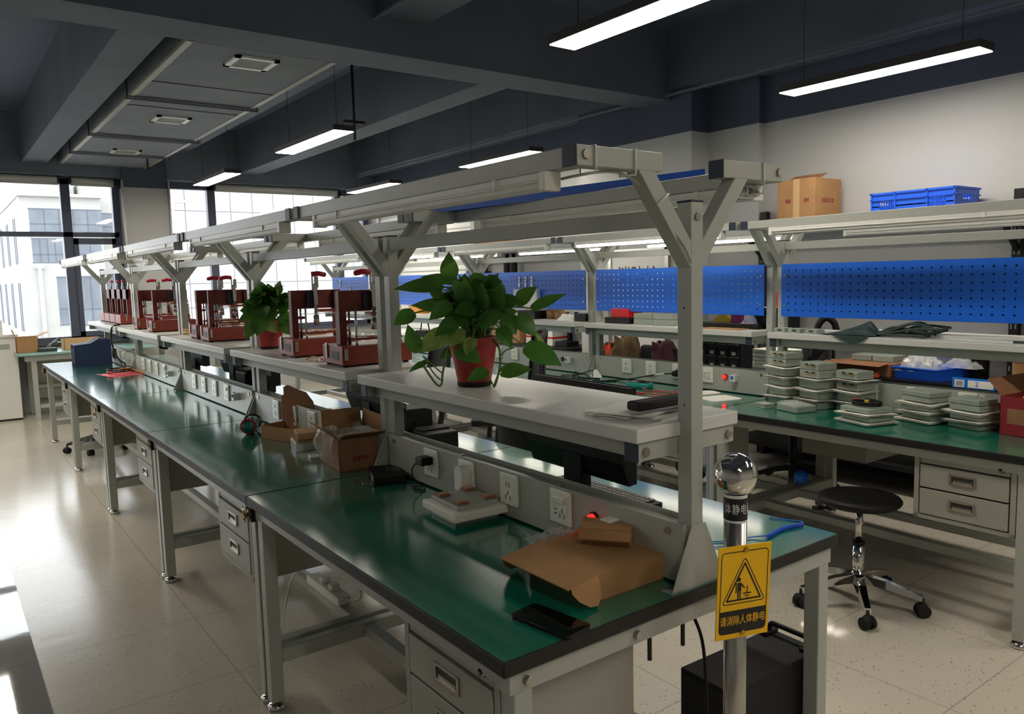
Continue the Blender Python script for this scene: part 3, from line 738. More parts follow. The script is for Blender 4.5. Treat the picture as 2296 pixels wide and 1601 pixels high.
# small mailer box on top
t = thing('mailer_box', 'small brown mailer box with sloping flap resting on the larger mailer box', 'box', (.492, .237, H+.0645), .66)
part('box_body', MB().box(-.036, .038, -.060, .060, 0, .040), card, t)
part('box_lid', MB().box(-.020, .040, -.063, .063, .0402, .043), card, t)
part('front_flap', MB().box(-.050, 0, -.063, .063, -.0015, .0015, M=TR(-.020, 0, .0417) @ RY(-.42)), card, t)
for s in (-1, 1): part('side_flap', MB().prism([(-.068, .014), (-.05, .012), (.040, .006), (.040, .048), (.02, .046), (-.02, .042)], 'y', s*.0635-.0012, s*.0635+.0012), card, t)
# brown box with a clear bag of parts
t = thing('parts_box', 'low brown box half hidden behind the large mailer box, bag on it', 'box', (.478, .385, H), -.1)
part('box_body', MB().box(-.05, .05, -.055, .055, 0, .028, b=.001), card_d, t)
def crumple(cx_, cy_, w_, d_, h_, seed, sharp=3.0):
    rnd = random.Random(seed); ph = [rnd.uniform(0, 6.28) for _ in range(6)]
    def f(u, v):
        x, y = (u-.5)*2, (v-.5)*2
        e = max(0, 1-abs(x)**sharp)*max(0, 1-abs(y)**sharp)
        z = h_*e*(.72+.18*math.sin(5*x+ph[0])*math.cos(4*y+ph[1])+.16*math.sin(11*x+7*y+ph[2])+.10*math.sin(17*y-9*x+ph[3]))
        return (cx_+w_*x*(1+.05*math.sin(9*y+ph[4])), cy_+d_*y*(1+.05*math.sin(8*x+ph[5])), max(.0006, z))
    return f
t = thing('plastic_bag', 'clear zip bag of small parts with a yellow piece, beside the switch socket', 'bag', (.465, .385, H+.0285), -.1)
part('bag_film', MB().sheet(crumple(0, 0, .075, .075, .032, 3), 26, 26).sheet(lambda u, v: (-.075-.035*v+.01*math.sin(7*u), .075-.13*u, .012+.04*v+.006*math.sin(9*u+3*v)), 12, 6), clearb, t)
part('yellow_piece', MB().box(-.016, .016, -.011, .011, 0, .014, b=.002, M=TR(.03, -.030, .012) @ RZ(.5) @ RX(.3)), yellow, t)
m = MB()
for i in range(14):
    x, y = random.uniform(-.03, .05), random.uniform(-.05, .04)
    m.cyl((x, y, .004), (x+random.uniform(-.012, .012), y+random.uniform(-.012, .012), .012), .0028, i % 2, n=8)
part('metal_parts', m, [nickel, gap], t)
# phone
t = thing('mobile_phone', 'black mobile phone lying face up near the bench corner', 'phone', (.177, .079, H), .15)
part('phone_body', MB().prism(rrect(-.039, .039, -.081, .081, .012), 'z', .0002, .0085), black, t)
part('phone_screen', MB().prism(rrect(-.0375, .0375, -.0795, .0795, .0105), 'z', .0085, .0092), gloss, t)
m = MB()
ring(m, rrect(-.0392, .0392, -.0812, .0812, .012), .0007, .0088, 0, Matrix.Identity(4))
part('phone_rim', m, nickel, t)
# foam tray with four antennas
t = thing('antenna_module', 'grey module with four brown square antennas on white foam, on the near left bench', 'module', (.447, .815, H), -.06)
part('base_plate', MB().box(-.075, .075, -.075, .075, 0, .016, b=.002), metal, t)
fm = part('foam_pad', MB().box(-.092, .092, -.105, .105, .0165, .044, b=.006), foam, t)
part('module_plate', MB().box(-.070, .070, -.082, .082, .0445, .058, b=.002), metal, t)
for x, y in ((-.048, .052), (.046, .060), (-.044, -.055), (.050, -.050)):
    an = part('patch_antenna', MB().box(x-.0185, x+.0185, y-.0185, y+.0185, .0582, .0655, b=.0015), ceramic, t)
    part('antenna_patch', MB().box(x-.013, x+.013, y-.013, y+.013, .0655, .0668).cyl((x+.003, y, .0668), (x+.003, y, .068), .002, 1, n=8), [tan, nickel], an)
# desk unit with adaptor
t = thing('set_top_box', 'flat black electronic box with a small screen beside the green bench riser', 'electronic device', (.475, 1.375, H), -.35)
part('case', MB().box(-.058, .058, -.085, .085, .003, .030, b=.003), black, t)
part('display', MB().box(.002, .048, -.03, .05, .0302, .0310, b=.0003), gloss, t)
m = MB()
for i in range(3):
    for j in range(4): m.box(-.048+i*.014, -.038+i*.014, -.06+j*.016, -.049+j*.016, .0302, .0315, b=.0005)
part('key_block', m, blackm, t)
part('silver_strip', MB().box(-.0586, -.058, -.06, .03, .010, .014), nickel, t)
t = thing('power_adaptor', 'black plug adaptor with thin cable in the leftmost socket of the near riser', 'power adaptor', (.5185, 1.14, .862))
part('plug_body', MB().box(-.045, 0, -.026, .020, -.012, .016, b=.004), black, t)
part('cable', MB().tube(spline([(-.042, .018, -.006), (-.052, .03, -.03), (-.045, .03, -.065), (-.02, .02, -.09), (-.028, .05, -.099), (-.05, .02, -.0985), (-.03, -.01, -.099), (-.01, .03, -.098), (-.04, .06, -.098)]), .0022), black, t)
t = thing('wireless_adaptor', 'white rounded plug adaptor in the second socket of the near riser', 'power adaptor', (.5185, .915, .842))
part('adaptor_body', MB().prism([(y*.9, z) for y, z in rrect(-.023, .023, -.045, .045, .022, 7)], 'x', -.030, 0), white, t)
t = thing('cable', 'thin black cable looping on the near bench beside the black box', 'cable', (.39, 1.38, H))
t2 = MB().tube(spline([(0, .02, .003), (-.02, -.03, .003), (.0, -.09, .003), (.05, -.10, .003), (.1, -.08, .004), (.13, -.03, .012)]), .0018)
part('cable_run', t2, black, t)

# ------------------------------------------------------------------ behind the near riser (far half of the bench)
def monitor(label, loc, rz, w_=.52, h_=.31, group=None):
    t = thing('monitor', label, 'monitor', loc, rz, group)
    # the back faces -x
    part('display_housing', MB().prism([(-.006, 0), (.022, .004), (.022, h_-.004), (-.006, h_), (-.030, h_*.78), (-.030, h_*.24)], 'y', -w_/2, w_/2).box(.020, .026, -w_/2, w_/2, 0, h_, b=.003), black, t).location = (0, 0, .10)
    part('stand_neck', MB().box(-.028, .012, -.045, .045, .012, .22, b=.004), black, t)
    part('stand_foot', MB().prism(rrect(-.10, .09, -.12, .12, .05, 8), 'z', 0, .014), black, t)
    part('rating_label', MB().box(-.0312, -.030, -.03, .03, .24, .275), gap, t)
    return t
monitor('black monitor seen from behind under the nearest raised shelf', (.80, .69, H), -.03, .47, .29)
t = thing('keyboard', 'black keyboard lying behind the near bench riser', 'keyboard', (.875, .685, H+.006), -.02)
part('keyboard_body', MB().box(-.062, .062, -.225, .215, -.006, .020, b=.004), black, t)
m = MB()
for i in range(5):
    for j in range(20): m.box(-.052+i*.0212, -.034+i*.0212, -.205+j*.0206, -.188+j*.0206, .020, .0265, b=.002)
part('key', m, keyg, t)
t = thing('mouse', 'black computer mouse behind the near bench riser', 'mouse', (.86, 1.02, H))
part('mouse_body', MB().sphere((0, 0, .004), .05, n=20, sc=(.62, 1, .62)), gloss, t)
for o in t.children:
    for v in o.data.vertices: v.co.z = max(v.co.z, .0005)
t = thing('speaker_box', 'tall black box with silver top behind the near riser', 'electronic device', (.87, 1.87, H), -.1)
part('case', MB().box(-.06, .06, -.07, .07, 0, .155, b=.003), black, t)
part('silver_top', MB().box(-.061, .061, -.071, .071, .155, .185, b=.003).box(-.063, -.061, -.045, -.015, .165, .175, 1), [steel, white], t)
part('knob', MB().cyl((-.02, -.07, .10), (-.02, -.085, .10), .007, n=12).cyl((-.02, -.07, .05), (-.02, -.085, .05), .007, n=12), black, t)
t = thing('adaptor_box', 'low black box in front of the tall black box behind the near riser', 'electronic device', (.885, 1.715, H), -.1)
part('case', MB().box(-.075, .075, -.075, .075, 0, .072, b=.004), black, t)
part('lid', MB().box(-.07, .07, -.005, .07, .072, .080, b=.003), blackm, t)
t = thing('coiled_strap', 'bright blue coiled wrist strap cord near the bench corner by the mirror ball', 'wrist strap', (1.0, .10, H))
pts = [(-.05+.16*i/160-.0, .012*math.sin(PI*i/160)+.004*math.cos(i*.9), .006+.0040*math.sin(i*.9)) for i in range(161)]
part('coil', MB().tube(pts, .0022, n=6), bluep, t)
part('lead', MB().tube(spline([(.11, 0, .008), (.135, .02, .004), (.12, .06, .003), (.10, .10, .003)]), .0018, n=6).tube(spline([(-.05, .004, .008), (-.08, .03, .004), (-.14, .05, .003), (-.26, .12, .003)]), .0018, n=6).tube(spline([(-.05, .004, .006), (-.09, -.01, .003), (-.16, .0, .003), (-.26, .10, .003)]), .0014, n=6), bluec, t)

# ------------------------------------------------------------------ nearest raised shelf: plant, papers
ZS = 1.1402
t = thing('papers', 'loose white papers at the near end of the nearest raised shelf', 'papers', (.555, .205, ZS), .2)
m = MB()
for i in range(7):
    M = TR(random.uniform(-.012, .012), random.uniform(-.012, .012), .0006+i*.0013) @ RZ(random.uniform(-.25, .25))
    m.box(-.095, .095, -.075, .075, 0, .0007, M=M)
m.sheet(lambda u, v: (-.095+.19*u, -.08+.13*v, .010+.008*math.sin(4*u)*v+.012*max(0, u-.7)), 10, 8, th=.0006)
part('sheets', m, paper, t)
t = thing('barcode_scanner', 'flat black device bar lying on the loose papers of the nearest shelf', 'electronic device', (.565, .135, ZS+.0215), .0)
part('case', MB().box(-.085, .13, -.022, .022, 0, .022, b=.006), blackm, t)

# pothos leaves
def leaf(mb, base, tip, wd, nrm, m=0, droop=.12, fold=.25):
    b, p = Vector(base), Vector(tip); d = p-b; ln = d.length; d.normalize()
    n = (Vector(nrm)-d*Vector(nrm).dot(d)); n = n.normalized() if n.length > 1e-5 else d.orthogonal().normalized()
    s = d.cross(n)
    prof = [(0, .16), (.06, .62), (.16, .88), (.30, 1.0), (.45, .95), (.60, .78), (.75, .52), (.88, .24), (1.0, .0)]
    rows = []
    for (u, w_) in prof:
        c = b+d*(u*ln)+n*(-droop*ln*(u-.35)**2*1.6+droop*ln*.19)
        back = -.10*ln if u == 0 else 0
        row = []
        for k in (-1, -.5, 0, .5, 1):
            row.append(c+s*(k*w_*wd/2)+n*(fold*wd*.5*(abs(k)*w_)*(1 if abs(k) < .8 else .86))-d*(.07*ln*abs(k) if u < .1 else 0))
        rows.append(row)
    vs = [v for r in rows for v in r]; fs = [[i*5+k, (i+1)*5+k, (i+1)*5+k+1, i*5+k+1] for i in range(len(rows)-1) for k in range(4)]
    mb._faces(vs, fs, m, True)
def pothos(label, loc, spec, sc_=1.0, dome=70, seed=1, rz=0.0, trail=True):
    rnd = random.Random(seed)
    t = thing('potted_plant', label, 'plant', loc, rz)
    # u = along the picture-right horizontal of the viewer's room corner, v = away, z = up
    U = Vector((math.cos(YAW), -math.sin(YAW), 0)); V = Vector((math.sin(YAW), math.cos(YAW), 0))
    X = lambda u, v, z: U*(u*sc_)+V*(v*sc_)+Vector((0, 0, z*sc_))
    s = sc_
    part('pot', MB().lathe([(.001*s, .004*s), (.050*s, .004*s), (.053*s, .012*s), (.072*s, .118*s), (.073*s, .120*s), (.077*s, .122*s), (.0775*s, .146*s), (.080*s, .148*s), (.080*s, .153*s), (.075*s, .153*s), (.074*s, .140*s), (.068*s, .118*s)], n=36), potm, t)
    part('pot_foot', MB().lathe([(.001*s, 0), (.050*s, 0), (.054*s, .003*s), (.055*s, .014*s), (.052*s, .016*s)], n=30), soil, t)
    part('soil', MB().lathe([(.001*s, .136*s), (.069*s, .132*s)], n=24), soil, t)
    fo = MB(); st = MB()
    for (bu, bz_, tu, tz, wd, v, k) in spec:
        b, p = X(bu, v, bz_), X(tu, v*1.15-.01, tz)
        leaf(fo, b, p, wd*s, -V*.8+Vector((0, 0, .5))+U*rnd.uniform(-.3, .3), k, .12, rnd.uniform(.12, .3))
        root = X(rnd.uniform(-.03, .03), rnd.uniform(-.03, .03), .135)
        mid = (root+b)*.5+Vector((0, 0, .05*s))
        if bz_ > .12: st.tube(spline([root, mid, b]), .0022*s, n=6)
    for i in range(dome):
        th, ph = rnd.uniform(0, 2*PI), rnd.uniform(-.35, 1.35)
        r = rnd.uniform(.55, 1.0)
        c = X(.115*r*math.cos(th)*math.cos(ph)+.006, .11*r*math.sin(th)*math.cos(ph), .235+.095*r*math.sin(ph))
        out = (c-X(0, 0, .20)).normalized()
        d = (out+Vector((rnd.uniform(-.6, .6), rnd.uniform(-.6, .6), rnd.uniform(-.7, .2)))).normalized()
        ln = rnd.uniform(.055, .085)*s
        leaf(fo, c-d*ln*.5, c+d*ln*.5, ln*rnd.uniform(.7, .85), out+Vector((0, 0, .5))+Vector((rnd.uniform(-.5, .5), rnd.uniform(-.5, .5), 0)), 1 if rnd.random() < .07 else 0, .15, rnd.uniform(.1, .3))
        if i % 2 == 0: st.tube(spline([X(rnd.uniform(-.04, .04), rnd.uniform(-.04, .04), .135), (c+X(0, 0, .14))*.5, c-d*ln*.5], 4), .0019*s, n=5)
    if trail:
        st.tube(spline([X(-.055, -.05, .15), X(-.078, -.075, .11), X(-.092, -.085, .05), X(-.095, -.085, .022), X(-.105, -.085, .012), X(-.125, -.085, .035), X(-.155, -.085, .085)]), .0034*s, n=7)
        st.tube(spline([X(-.098, -.085, .03), X(-.118, -.085, .05), X(-.145, -.085, .095)]), .0022*s, n=6)
        st.tube(spline([X(-.092, -.085, .05), X(-.115, -.085, .07), X(-.150, -.085, .105)]), .0022*s, n=6)
        st.tube(spline([X(.06, -.04, .15), X(.082, -.075, .12), X(.083, -.085, .07), X(.070, -.09, .02), X(.062, -.09, .004)]), .0036*s, n=7)
        st.tube(spline([X(.062, -.09, .006), X(.075, -.09, .04), X(.095, -.09, .07)]), .0022*s, n=6)
        st.tube(spline([X(.062, -.09, .008), X(.052, -.09, .03), X(.040, -.09, .055)]), .0022*s, n=6)
        st.tube(spline([X(.08, -.08, .09), X(.10, -.09, .115), X(.128, -.10, .125)]), .0022*s, n=6)
        st.tube(spline([X(.09, .0, .17), X(.13, .0, .19), X(.165, 0, .225)]), .0024*s, n=6)
    part('foliage', fo, [leafm, leaf2], t)
    part('stem', st, stemm, t)
    return t
SPEC1 = [(-0.067, 0.334, -0.070, 0.420, 0.061, 0.02, 0), (-0.091, 0.315, -0.239, 0.312, 0.055, -0.03, 0), (-0.049, 0.325, -0.163, 0.347, 0.040, 0.03, 0), (-0.178, 0.234, -0.239, 0.201, 0.061, -0.05, 0), (-0.071, 0.246, -0.185, 0.261, 0.052, -0.04, 0), (-0.167, 0.125, -0.188, 0.204, 0.052, -0.10, 0), (-0.064, 0.178, -0.178, 0.117, 0.067, -0.09, 1), (-0.033, 0.182, -0.064, 0.132, 0.055, -0.10, 1), (0.043, 0.292, 0.085, 0.350, 0.046, -0.02, 0), (0.020, 0.307, 0.032, 0.353, 0.040, 0.00, 0), (0.043, 0.310, 0.096, 0.325, 0.067, -0.03, 0), (0.085, 0.261, 0.158, 0.261, 0.052, -0.05, 0), (0.141, 0.254, 0.202, 0.307, 0.058, -0.02, 0), (0.187, 0.239, 0.289, 0.284, 0.040, -0.04, 0), (0.141, 0.216, 0.195, 0.155, 0.061, -0.05, 0), (0.103, 0.216, 0.134, 0.163, 0.061, -0.07, 0), (0.164, 0.125, 0.271, 0.071, 0.079, -0.10, 0), (0.088, 0.049, 0.179, 0.061, 0.052, -0.09, 0), (0.043, 0.056, -0.018, 0.030, 0.046, -0.10, 0), (-0.041, 0.125, 0.030, 0.087, 0.070, -0.11, 0), (-0.140, 0.087, -0.193, 0.061, 0.024, -0.09, 0), (-0.094, 0.109, -0.064, 0.102, 0.046, -0.05, 0), (0.012, 0.246, -0.049, 0.239, 0.061, -0.10, 0), (-0.018, 0.261, -0.015, 0.337, 0.067, -0.08, 0), (0.027, 0.246, 0.035, 0.322, 0.070, -0.08, 0), (0.073, 0.246, 0.088, 0.315, 0.064, -0.07, 0), (-0.033, 0.216, -0.109, 0.170, 0.058, -0.11, 0), (0.027, 0.201, 0.103, 0.231, 0.055, -0.11, 0), (0.088, 0.185, 0.119, 0.125, 0.052, -0.10, 0), (-0.064, 0.261, -0.125, 0.216, 0.055, -0.09, 0), (0.195, 0.163, 0.240, 0.094, 0.015, -0.03, 1), (0.005, 0.155, -0.018, 0.109, 0.046, -0.11, 1), (-0.049, 0.292, -0.018, 0.325, 0.061, -0.06, 0), (-0.003, 0.315, 0.058, 0.337, 0.061, -0.05, 0), (-0.094, 0.277, -0.132, 0.307, 0.046, -0.02, 0), (0.119, 0.246, 0.073, 0.277, 0.052, -0.05, 0)]
pothos('pothos in a red pot with trailing stems on the nearest raised shelf', (.553, .90, ZS), SPEC1, 1.0, 90, 4)
SPEC2 = [(-.03, .22, -.10, .25, .07, -.05, 0), (-.05, .18, -.135, .155, .075, -.06, 0), (.0, .17, -.03, .075, .105, -.10, 0), (-.045, .14, -.085, .06, .07, -.10, 0), (.06, .20, .145, .225, .07, -.03, 0), (.07, .17, .155, .13, .08, -.04, 0), (.05, .24, .115, .275, .06, 0, 0), (.08, .14, .145, .07, .07, -.06, 0), (0, .25, .03, .31, .06, 0, 0), (-.02, .2, -.06, .25, .08, -.06, 0), (.03, .2, .06, .15, .09, -.09, 0), (.06, .26, .16, .285, .03, 0, 0), (-.06, .2, -.14, .205, .07, -.02, 0), (.0, .22, .02, .16, .09, -.10, 0), (.02, .14, .075, .085, .06, -.09, 1)]
pothos('smaller pothos in a red pot beside the red wooden test fixtures', (.575, 2.80, ZS), SPEC2, .98, 85, 9, trail=False)
# ------------------------------------------------------------------ red test fixtures with toggle clamps
def fixture(label, loc, rz=0.0, flip=1, group='red wooden test fixtures', tall=1.0):
    t = thing('test_fixture', label, 'test fixture', loc, rz, group)
    a, d, hb = .150, .105, .082; pz = .215*tall
    m = MB().box(-a, a, -d, d, .008, hb, b=.003)
    m.box(-a-.001, -a+.001, -.066, .006, .028, .060, 1)
    part('base_box', m, [redwood, black], t)
    for x in (-.13, .13):
        for y in (-.085, .085): part('rubber_foot', MB().cyl((x, y, 0), (x, y, .008), .012, n=12), black, t)
    y0, y1 = .012, .034
    for x in (-.118, .088): part('upright', MB().box(x, x+.030, y0-.022, y1, hb, hb+pz, b=.002), redwood_d, t)
    part('top_board', MB().box(-.118, .118, y0, y1, hb+pz-.085, hb+pz, b=.002).box(-.112, -.06, -.02, .01, hb+pz-.13, hb+pz-.118), redwood_d, t)
    cx_ = .018*flip; zt = hb+pz
    c = MB().box(cx_-.026, cx_+.026, -.004, y0, zt-.080, zt-.008, b=.002)
    for z in (zt-.02, zt-.064): c.cyl((cx_-.014, -.008, z), (cx_-.014, -.003, z), .005, n=10)
    part('clamp_plate', c, navy, t)
    c = MB().cyl((cx_+.012, -.014, zt-.135), (cx_+.012, -.014, zt+.02), .0075).cyl((cx_+.012, -.014, zt-.16), (cx_+.012, -.014, zt-.115), .013).box(cx_+.002, cx_+.022, -.022, -.004, zt-.07, zt+.03, b=.003)
    c.box(cx_-.004, cx_+.004, -.019, -.009, zt, zt+.075, b=.002).box(cx_+.010, cx_+.030, -.017, -.011, zt+.01, zt+.062, b=.003)
    part('toggle_clamp', c, steel, t)
    hx = -1*flip
    part('clamp_handle', MB().tube([(cx_, -.014, zt+.072), (cx_+hx*.030, -.014, zt+.075), (cx_+hx*.056, -.014, zt+.070)], .0115, n=10).sphere((cx_+hx*.058, -.014, zt+.0695), .0115, n=12), redhandle, t)
    m = MB().box(-.075, .105, -.085, -.005, hb+.105, hb+.113, b=.001)
    part('acrylic_plate', m, clearh, t)
    m = MB().box(-.01, .10, -.075, -.012, hb+.116, hb+.128, b=.001)
    part('press_plate', m, redwood, t)
    for x in (-.078, .108):
        for y in (-.08, -.012): part('guide_rod', MB().cyl((x, y, hb), (x, y, hb+.14), .0045, n=10), steel, t)
    m = MB().box(-.085, .115, -.092, -.002, hb+.020, hb+.030, b=.001)
    for x in (-.08, .11):
        for y in (-.088, -.006): m.cyl((x, y, hb), (x, y, hb+.02), .005, 1, n=8)
    for i in range(5): m.box(-.05+i*.028, -.03+i*.028, -.07, -.03, hb+.030, hb+.034, 2 if i % 2 else 3)
    part('test_nest', m, [redwood, nickel, orange, paper], t)
    part('paper_label', MB().box(.05, .10, -d-.0012, -d, .03, .066).box(.056, .094, -d-.0016, -d-.0011, .052, .054, 1), [paper, gap], t)
    part('latch', MB().box(-.142, -.128, -d-.006, -d, .028, .074, b=.002), nickel, t); part('latch', MB().box(-a-.006, -a, .045, .06, .03, .09, b=.002), nickel, t)
    return t
f0 = fixture('red wooden test fixture closest to the double post, with paper label', (.615, 1.775, ZS), -.04)
fl = [('red wooden test fixture behind the closest one, red handle pointing right', (.622, 2.30, ZS), -.05, .8),
      ('red wooden test fixture with twin dark clamps left of the smaller plant', (.62, 3.60, ZS), -.05, 0),
      ('red wooden test fixture half hidden behind the twin clamp one', (.64, 3.93, ZS), -.05, 0),
      ('red wooden test fixture with tall press on the fourth shelf', (.60, 4.93, ZS), -.05, 0),
      ('lower red wooden test fixture behind the tall press one', (.60, 5.42, ZS), -.05, 0)]
for i, (a, b, c, d_) in enumerate(fl):
    if i == 0: q = fixture(a, b, c, -1)
    else: q = dup(f0, a, b, c)
for i, s in enumerate(('nearest', 'second', 'third', 'farthest')):
    q = fixture('%s of four slim upright red fixtures at the window end of the shelf row' % s, (.60, 6.42+i*.262, ZS), PI/2, 1, 'slim upright red fixtures')
    q.scale = (.8, .9, 1.02)

# things among the fixtures
def wires(name, label, loc, curves, cat='wires', rz=0):
    t = thing(name, label, cat, loc, rz)
    for pts, r, m in curves: part('wire', MB().tube(spline(pts), r, n=6), m, t)
    return t
wires('wire_bundle', 'short white and yellow leads on the shelf between the two big red fixtures', (.48, 2.03, ZS), [([(0, .02, .004), (.02, -.03, .012), (.0, -.08, .004), (.03, -.11, .004)], .003, white), ([(-.01, .04, .004), (.01, 0, .02), (.03, -.05, .006)], .0025, orange), ([(.02, .03, .004), (-.01, -.02, .010), (.02, -.09, .004)], .0025, white), ([(0, -.05, .004), (.02, -.08, .008), (.05, -.09, .004)], .002, redp)])
t = thing('carton', 'small plain brown carton behind the smaller plant', 'carton', (.665, 2.52, ZS), .1)
part('carton_body', MB().box(-.06, .06, -.07, .07, 0, .10, b=.002), card, t); part('tape', MB().box(-.0605, .0605, -.012, .012, .1, .1006), card_l, t)
t = thing('cable_coil', 'pale rope like cable coil at the end of the third shelf', 'cable', (.60, 4.38, ZS))
part('coil', MB().tube([(.05*math.cos(i*.35)*(1+.1*math.sin(i*.11)), .11*math.sin(i*.35)*(1+.1*math.cos(i*.13)), .008+.0004*i) for i in range(80)], .006, n=6), card_l, t)
wires('hanging_cable', 'black cables hanging from the fourth shelf down to the bench', (.41, 6.1, H), [([(.06, .02, .39), (-.01, 0, .37), (-.03, -.05, .25), (0, -.1, .12), (.04, -.16, .07), (.02, -.2, .012)], .007, black), ([(.05, .1, .385), (-.01, .08, .30), (.0, .02, .16), (.03, -.12, .04), (-.02, -.2, .01)], .004, gap)], 'cable')
# pink bag with leads
t = thing('pink_bag', 'pink flat bag lying with coiled leads on the fourth left bench', 'bag', (.40, 5.83, H), .2)
part('bag_body', MB().sheet(crumple(0, 0, .13, .17, .016, 12), 18, 18), pinkp, t)
wires('test_leads', 'coiled black and red leads on top of the pink bag', (.40, 5.85, H+.016), [([(.09*math.cos(i*.5)+.01*math.sin(i), .13*math.sin(i*.5), .004+.0012*i) for i in range(28)], .0045, black), ([(.10*math.cos(i*.5+1), .12*math.sin(i*.5+1)+.02, .003+.0012*i) for i in range(18)], .004, redp), ([(-.02, .1, .01), (.05, 0, .03), (.1, -.13, .01), (.12, -.22, .004)], .004, orange)], 'cable')
# binders / dark blue boxes
for i in range(3):
    s = ('front', 'middle', 'back')[i]
    t = thing('file_box', '%s one of three dark blue file boxes standing at the window end' % s, 'file box', (.345, 6.80+i*.085, H), -.12, 'dark blue file boxes')
    part('box_body', MB().prism([(-.15, 0), (.15, 0), (.15, .235), (.05, .245), (-.02, .205), (-.15, .195)], 'y', -.038, .038), navyb, t)
    part('spine_label', MB().box(-.1515, -.15, -.028, .028, .03, .16), paper, t); part('finger_hole', MB().cyl((-.152, 0, .18), (-.15, 0, .18), .010, n=12), nickel, t)

# ------------------------------------------------------------------ second left bench
# tall open carton with crumpled film
t = thing('carton', 'open brown carton with clear film spilling out, on the second left bench', 'carton', (.475, 1.665, H), -.12)
a, d, hh = .085, .11, .125
m = MB().box(-a, a, -d, d, 0, .003).box(-a, -a+.004, -d, d, 0, hh).box(a-.004, a, -d, d, 0, hh).box(-a, a, -d, -d+.004, 0, hh).box(-a, a, d-.004, d, 0, hh)
part('carton_body', m, card_d, t)
for nm, M in (('flap', TR(a-.002, 0, hh) @ RY(.1)), ('flap', TR(0, d-.002, hh) @ RX(-.15))):
    q = MB()
    if M.translation.x > .01: q.box(-.002, .002, -d+.004, d-.004, 0, .075, M=M)
    else: q.box(-a+.004, a-.004, -.002, .002, 0, .08, M=M)
    part(nm, q, card, t)
part('flap', MB().box(-a+.004, a-.004, -.002, .002, 0, .07, M=TR(0, -d+.002, hh) @ RX(1.15)), card_d, t)
part('flap', MB().box(-.002, .002, -d+.01, d-.01, 0, .07, M=TR(-a+.002, 0, hh) @ RY(-.85)), card_d, t)
part('clear_wrap', MB().sheet(lambda u, v: (-a-.008-.05*math.sin(PI*v)*.5+.02*math.sin(7*u), -d+.01+2*(d-.01)*u, .03+.13*v+.01*math.sin(9*u+5*v)), 20, 16).sheet(lambda u, v: (-a+.01+.13*u, -d+.02+.17*v, hh-.02+.04*u+.012*math.sin(12*u+9*v)), 16, 16), clearb, t)
m = MB()
for i in range(6): m.box(.01*i-.03, .01*i-.023, -d-.0006, -d, .035+.006*(i % 2), .055)
part('red_lettering', m, maroon, t)
# low open box with raised flap
t = thing('carton', 'low open brown box with one tall scorched looking flap, second left bench', 'carton', (.475, 2.33, H), .30)
a, d, hh = .065, .12, .062
m = MB().box(-a, a, -d, d, 0, .003).box(-a, -a+.004, -d, d, 0, hh).box(a-.004, a, -d, d, 0, hh).box(-a, a, -d, -d+.004, 0, hh).box(-a, a, d-.004, d, 0, hh)
part('carton_body', m, card, t)
Mt = TR(a-.004, 0, hh) @ RY(.12) @ RZ(.15)
fl_ = MB().prism([(-.105, 0), (.105, 0), (.115, .05), (.118, .115), (.105, .128), (.110, .160), (.085, .172), (.03, .158), (-.03, .145), (-.075, .105), (-.10, .03)], 'x', -.002, .002, M=Mt)
part('tall_flap', fl_, card_d, t)
t = thing('wooden_block_box', 'small pale wooden box with slotted end resting on a flat white box', 'box', (.475, 2.10, H+.042), -.25)
part('box_body', MB().box(-.055, .055, -.062, .062, 0, .030, b=.002), card_l, t)
m = MB()
for i in range(4): m.box(-.0565, -.055, -.05+i*.028, -.032+i*.028, .004, .026)
part('slot', m, card, t)
t = thing('printed_box', 'flat white box with dark blue end under the small wooden box', 'box', (.475, 2.09, H), -.22)
part('box_body', MB().box(-.07, .07, -.072, .072, 0, .034, b=.001), paper, t)
part('end_label', MB().box(-.0708, -.07, -.068, .05, .004, .03), navyb, t)
part('box_lid', MB().box(-.066, .074, -.076, .076, .0345, .0405, b=.001), card, t)
t = thing('blister_pack', 'clear blister bags with white parts between the two brown cartons', 'bag', (.44, 1.90, H), -.2)
part('bag_film', MB().sheet(crumple(0, 0, .085, .075, .018, 21), 20, 20), clearb, t)
part('white_part', MB().box(-.05, -.01, -.06, .0, .002, .010, b=.002).box(0, .05, -.05, .01, .002, .012, b=.002).cyl((.03, .04, .002), (.03, .04, .012), .015), white, t)
# green roll with leads
t = thing('cable_roll', 'dark green cable roll with red and black leads on the second left bench', 'cable roll', (.385, 2.60, H), -.5)
part('roll_body', MB().lathe([(.001, -.06), (.030, -.06), (.036, -.05), (.036, .05), (.030, .06), (.001, .06)], M=TR(0, 0, .037) @ RX(PI/2)), green, t)
q = MB().tube([(.035*math.cos(i*.4), -.055+.004*math.sin(i*2.0), .040+.033*math.sin(i*.4)) for i in range(34)], .004, n=6)
part('red_lead', q, redp, t)
part('black_lead', MB().tube([(.040*math.cos(i*.4), .058+.006*math.sin(i*1.3), .043+.036*math.sin(i*.4)) for i in range(34)], .004, n=6).tube(spline([(.03, .05, .06), (.06, .0, .05), (.09, -.05, .03), (.12, -.06, .012)]), .004, n=6), black, t)

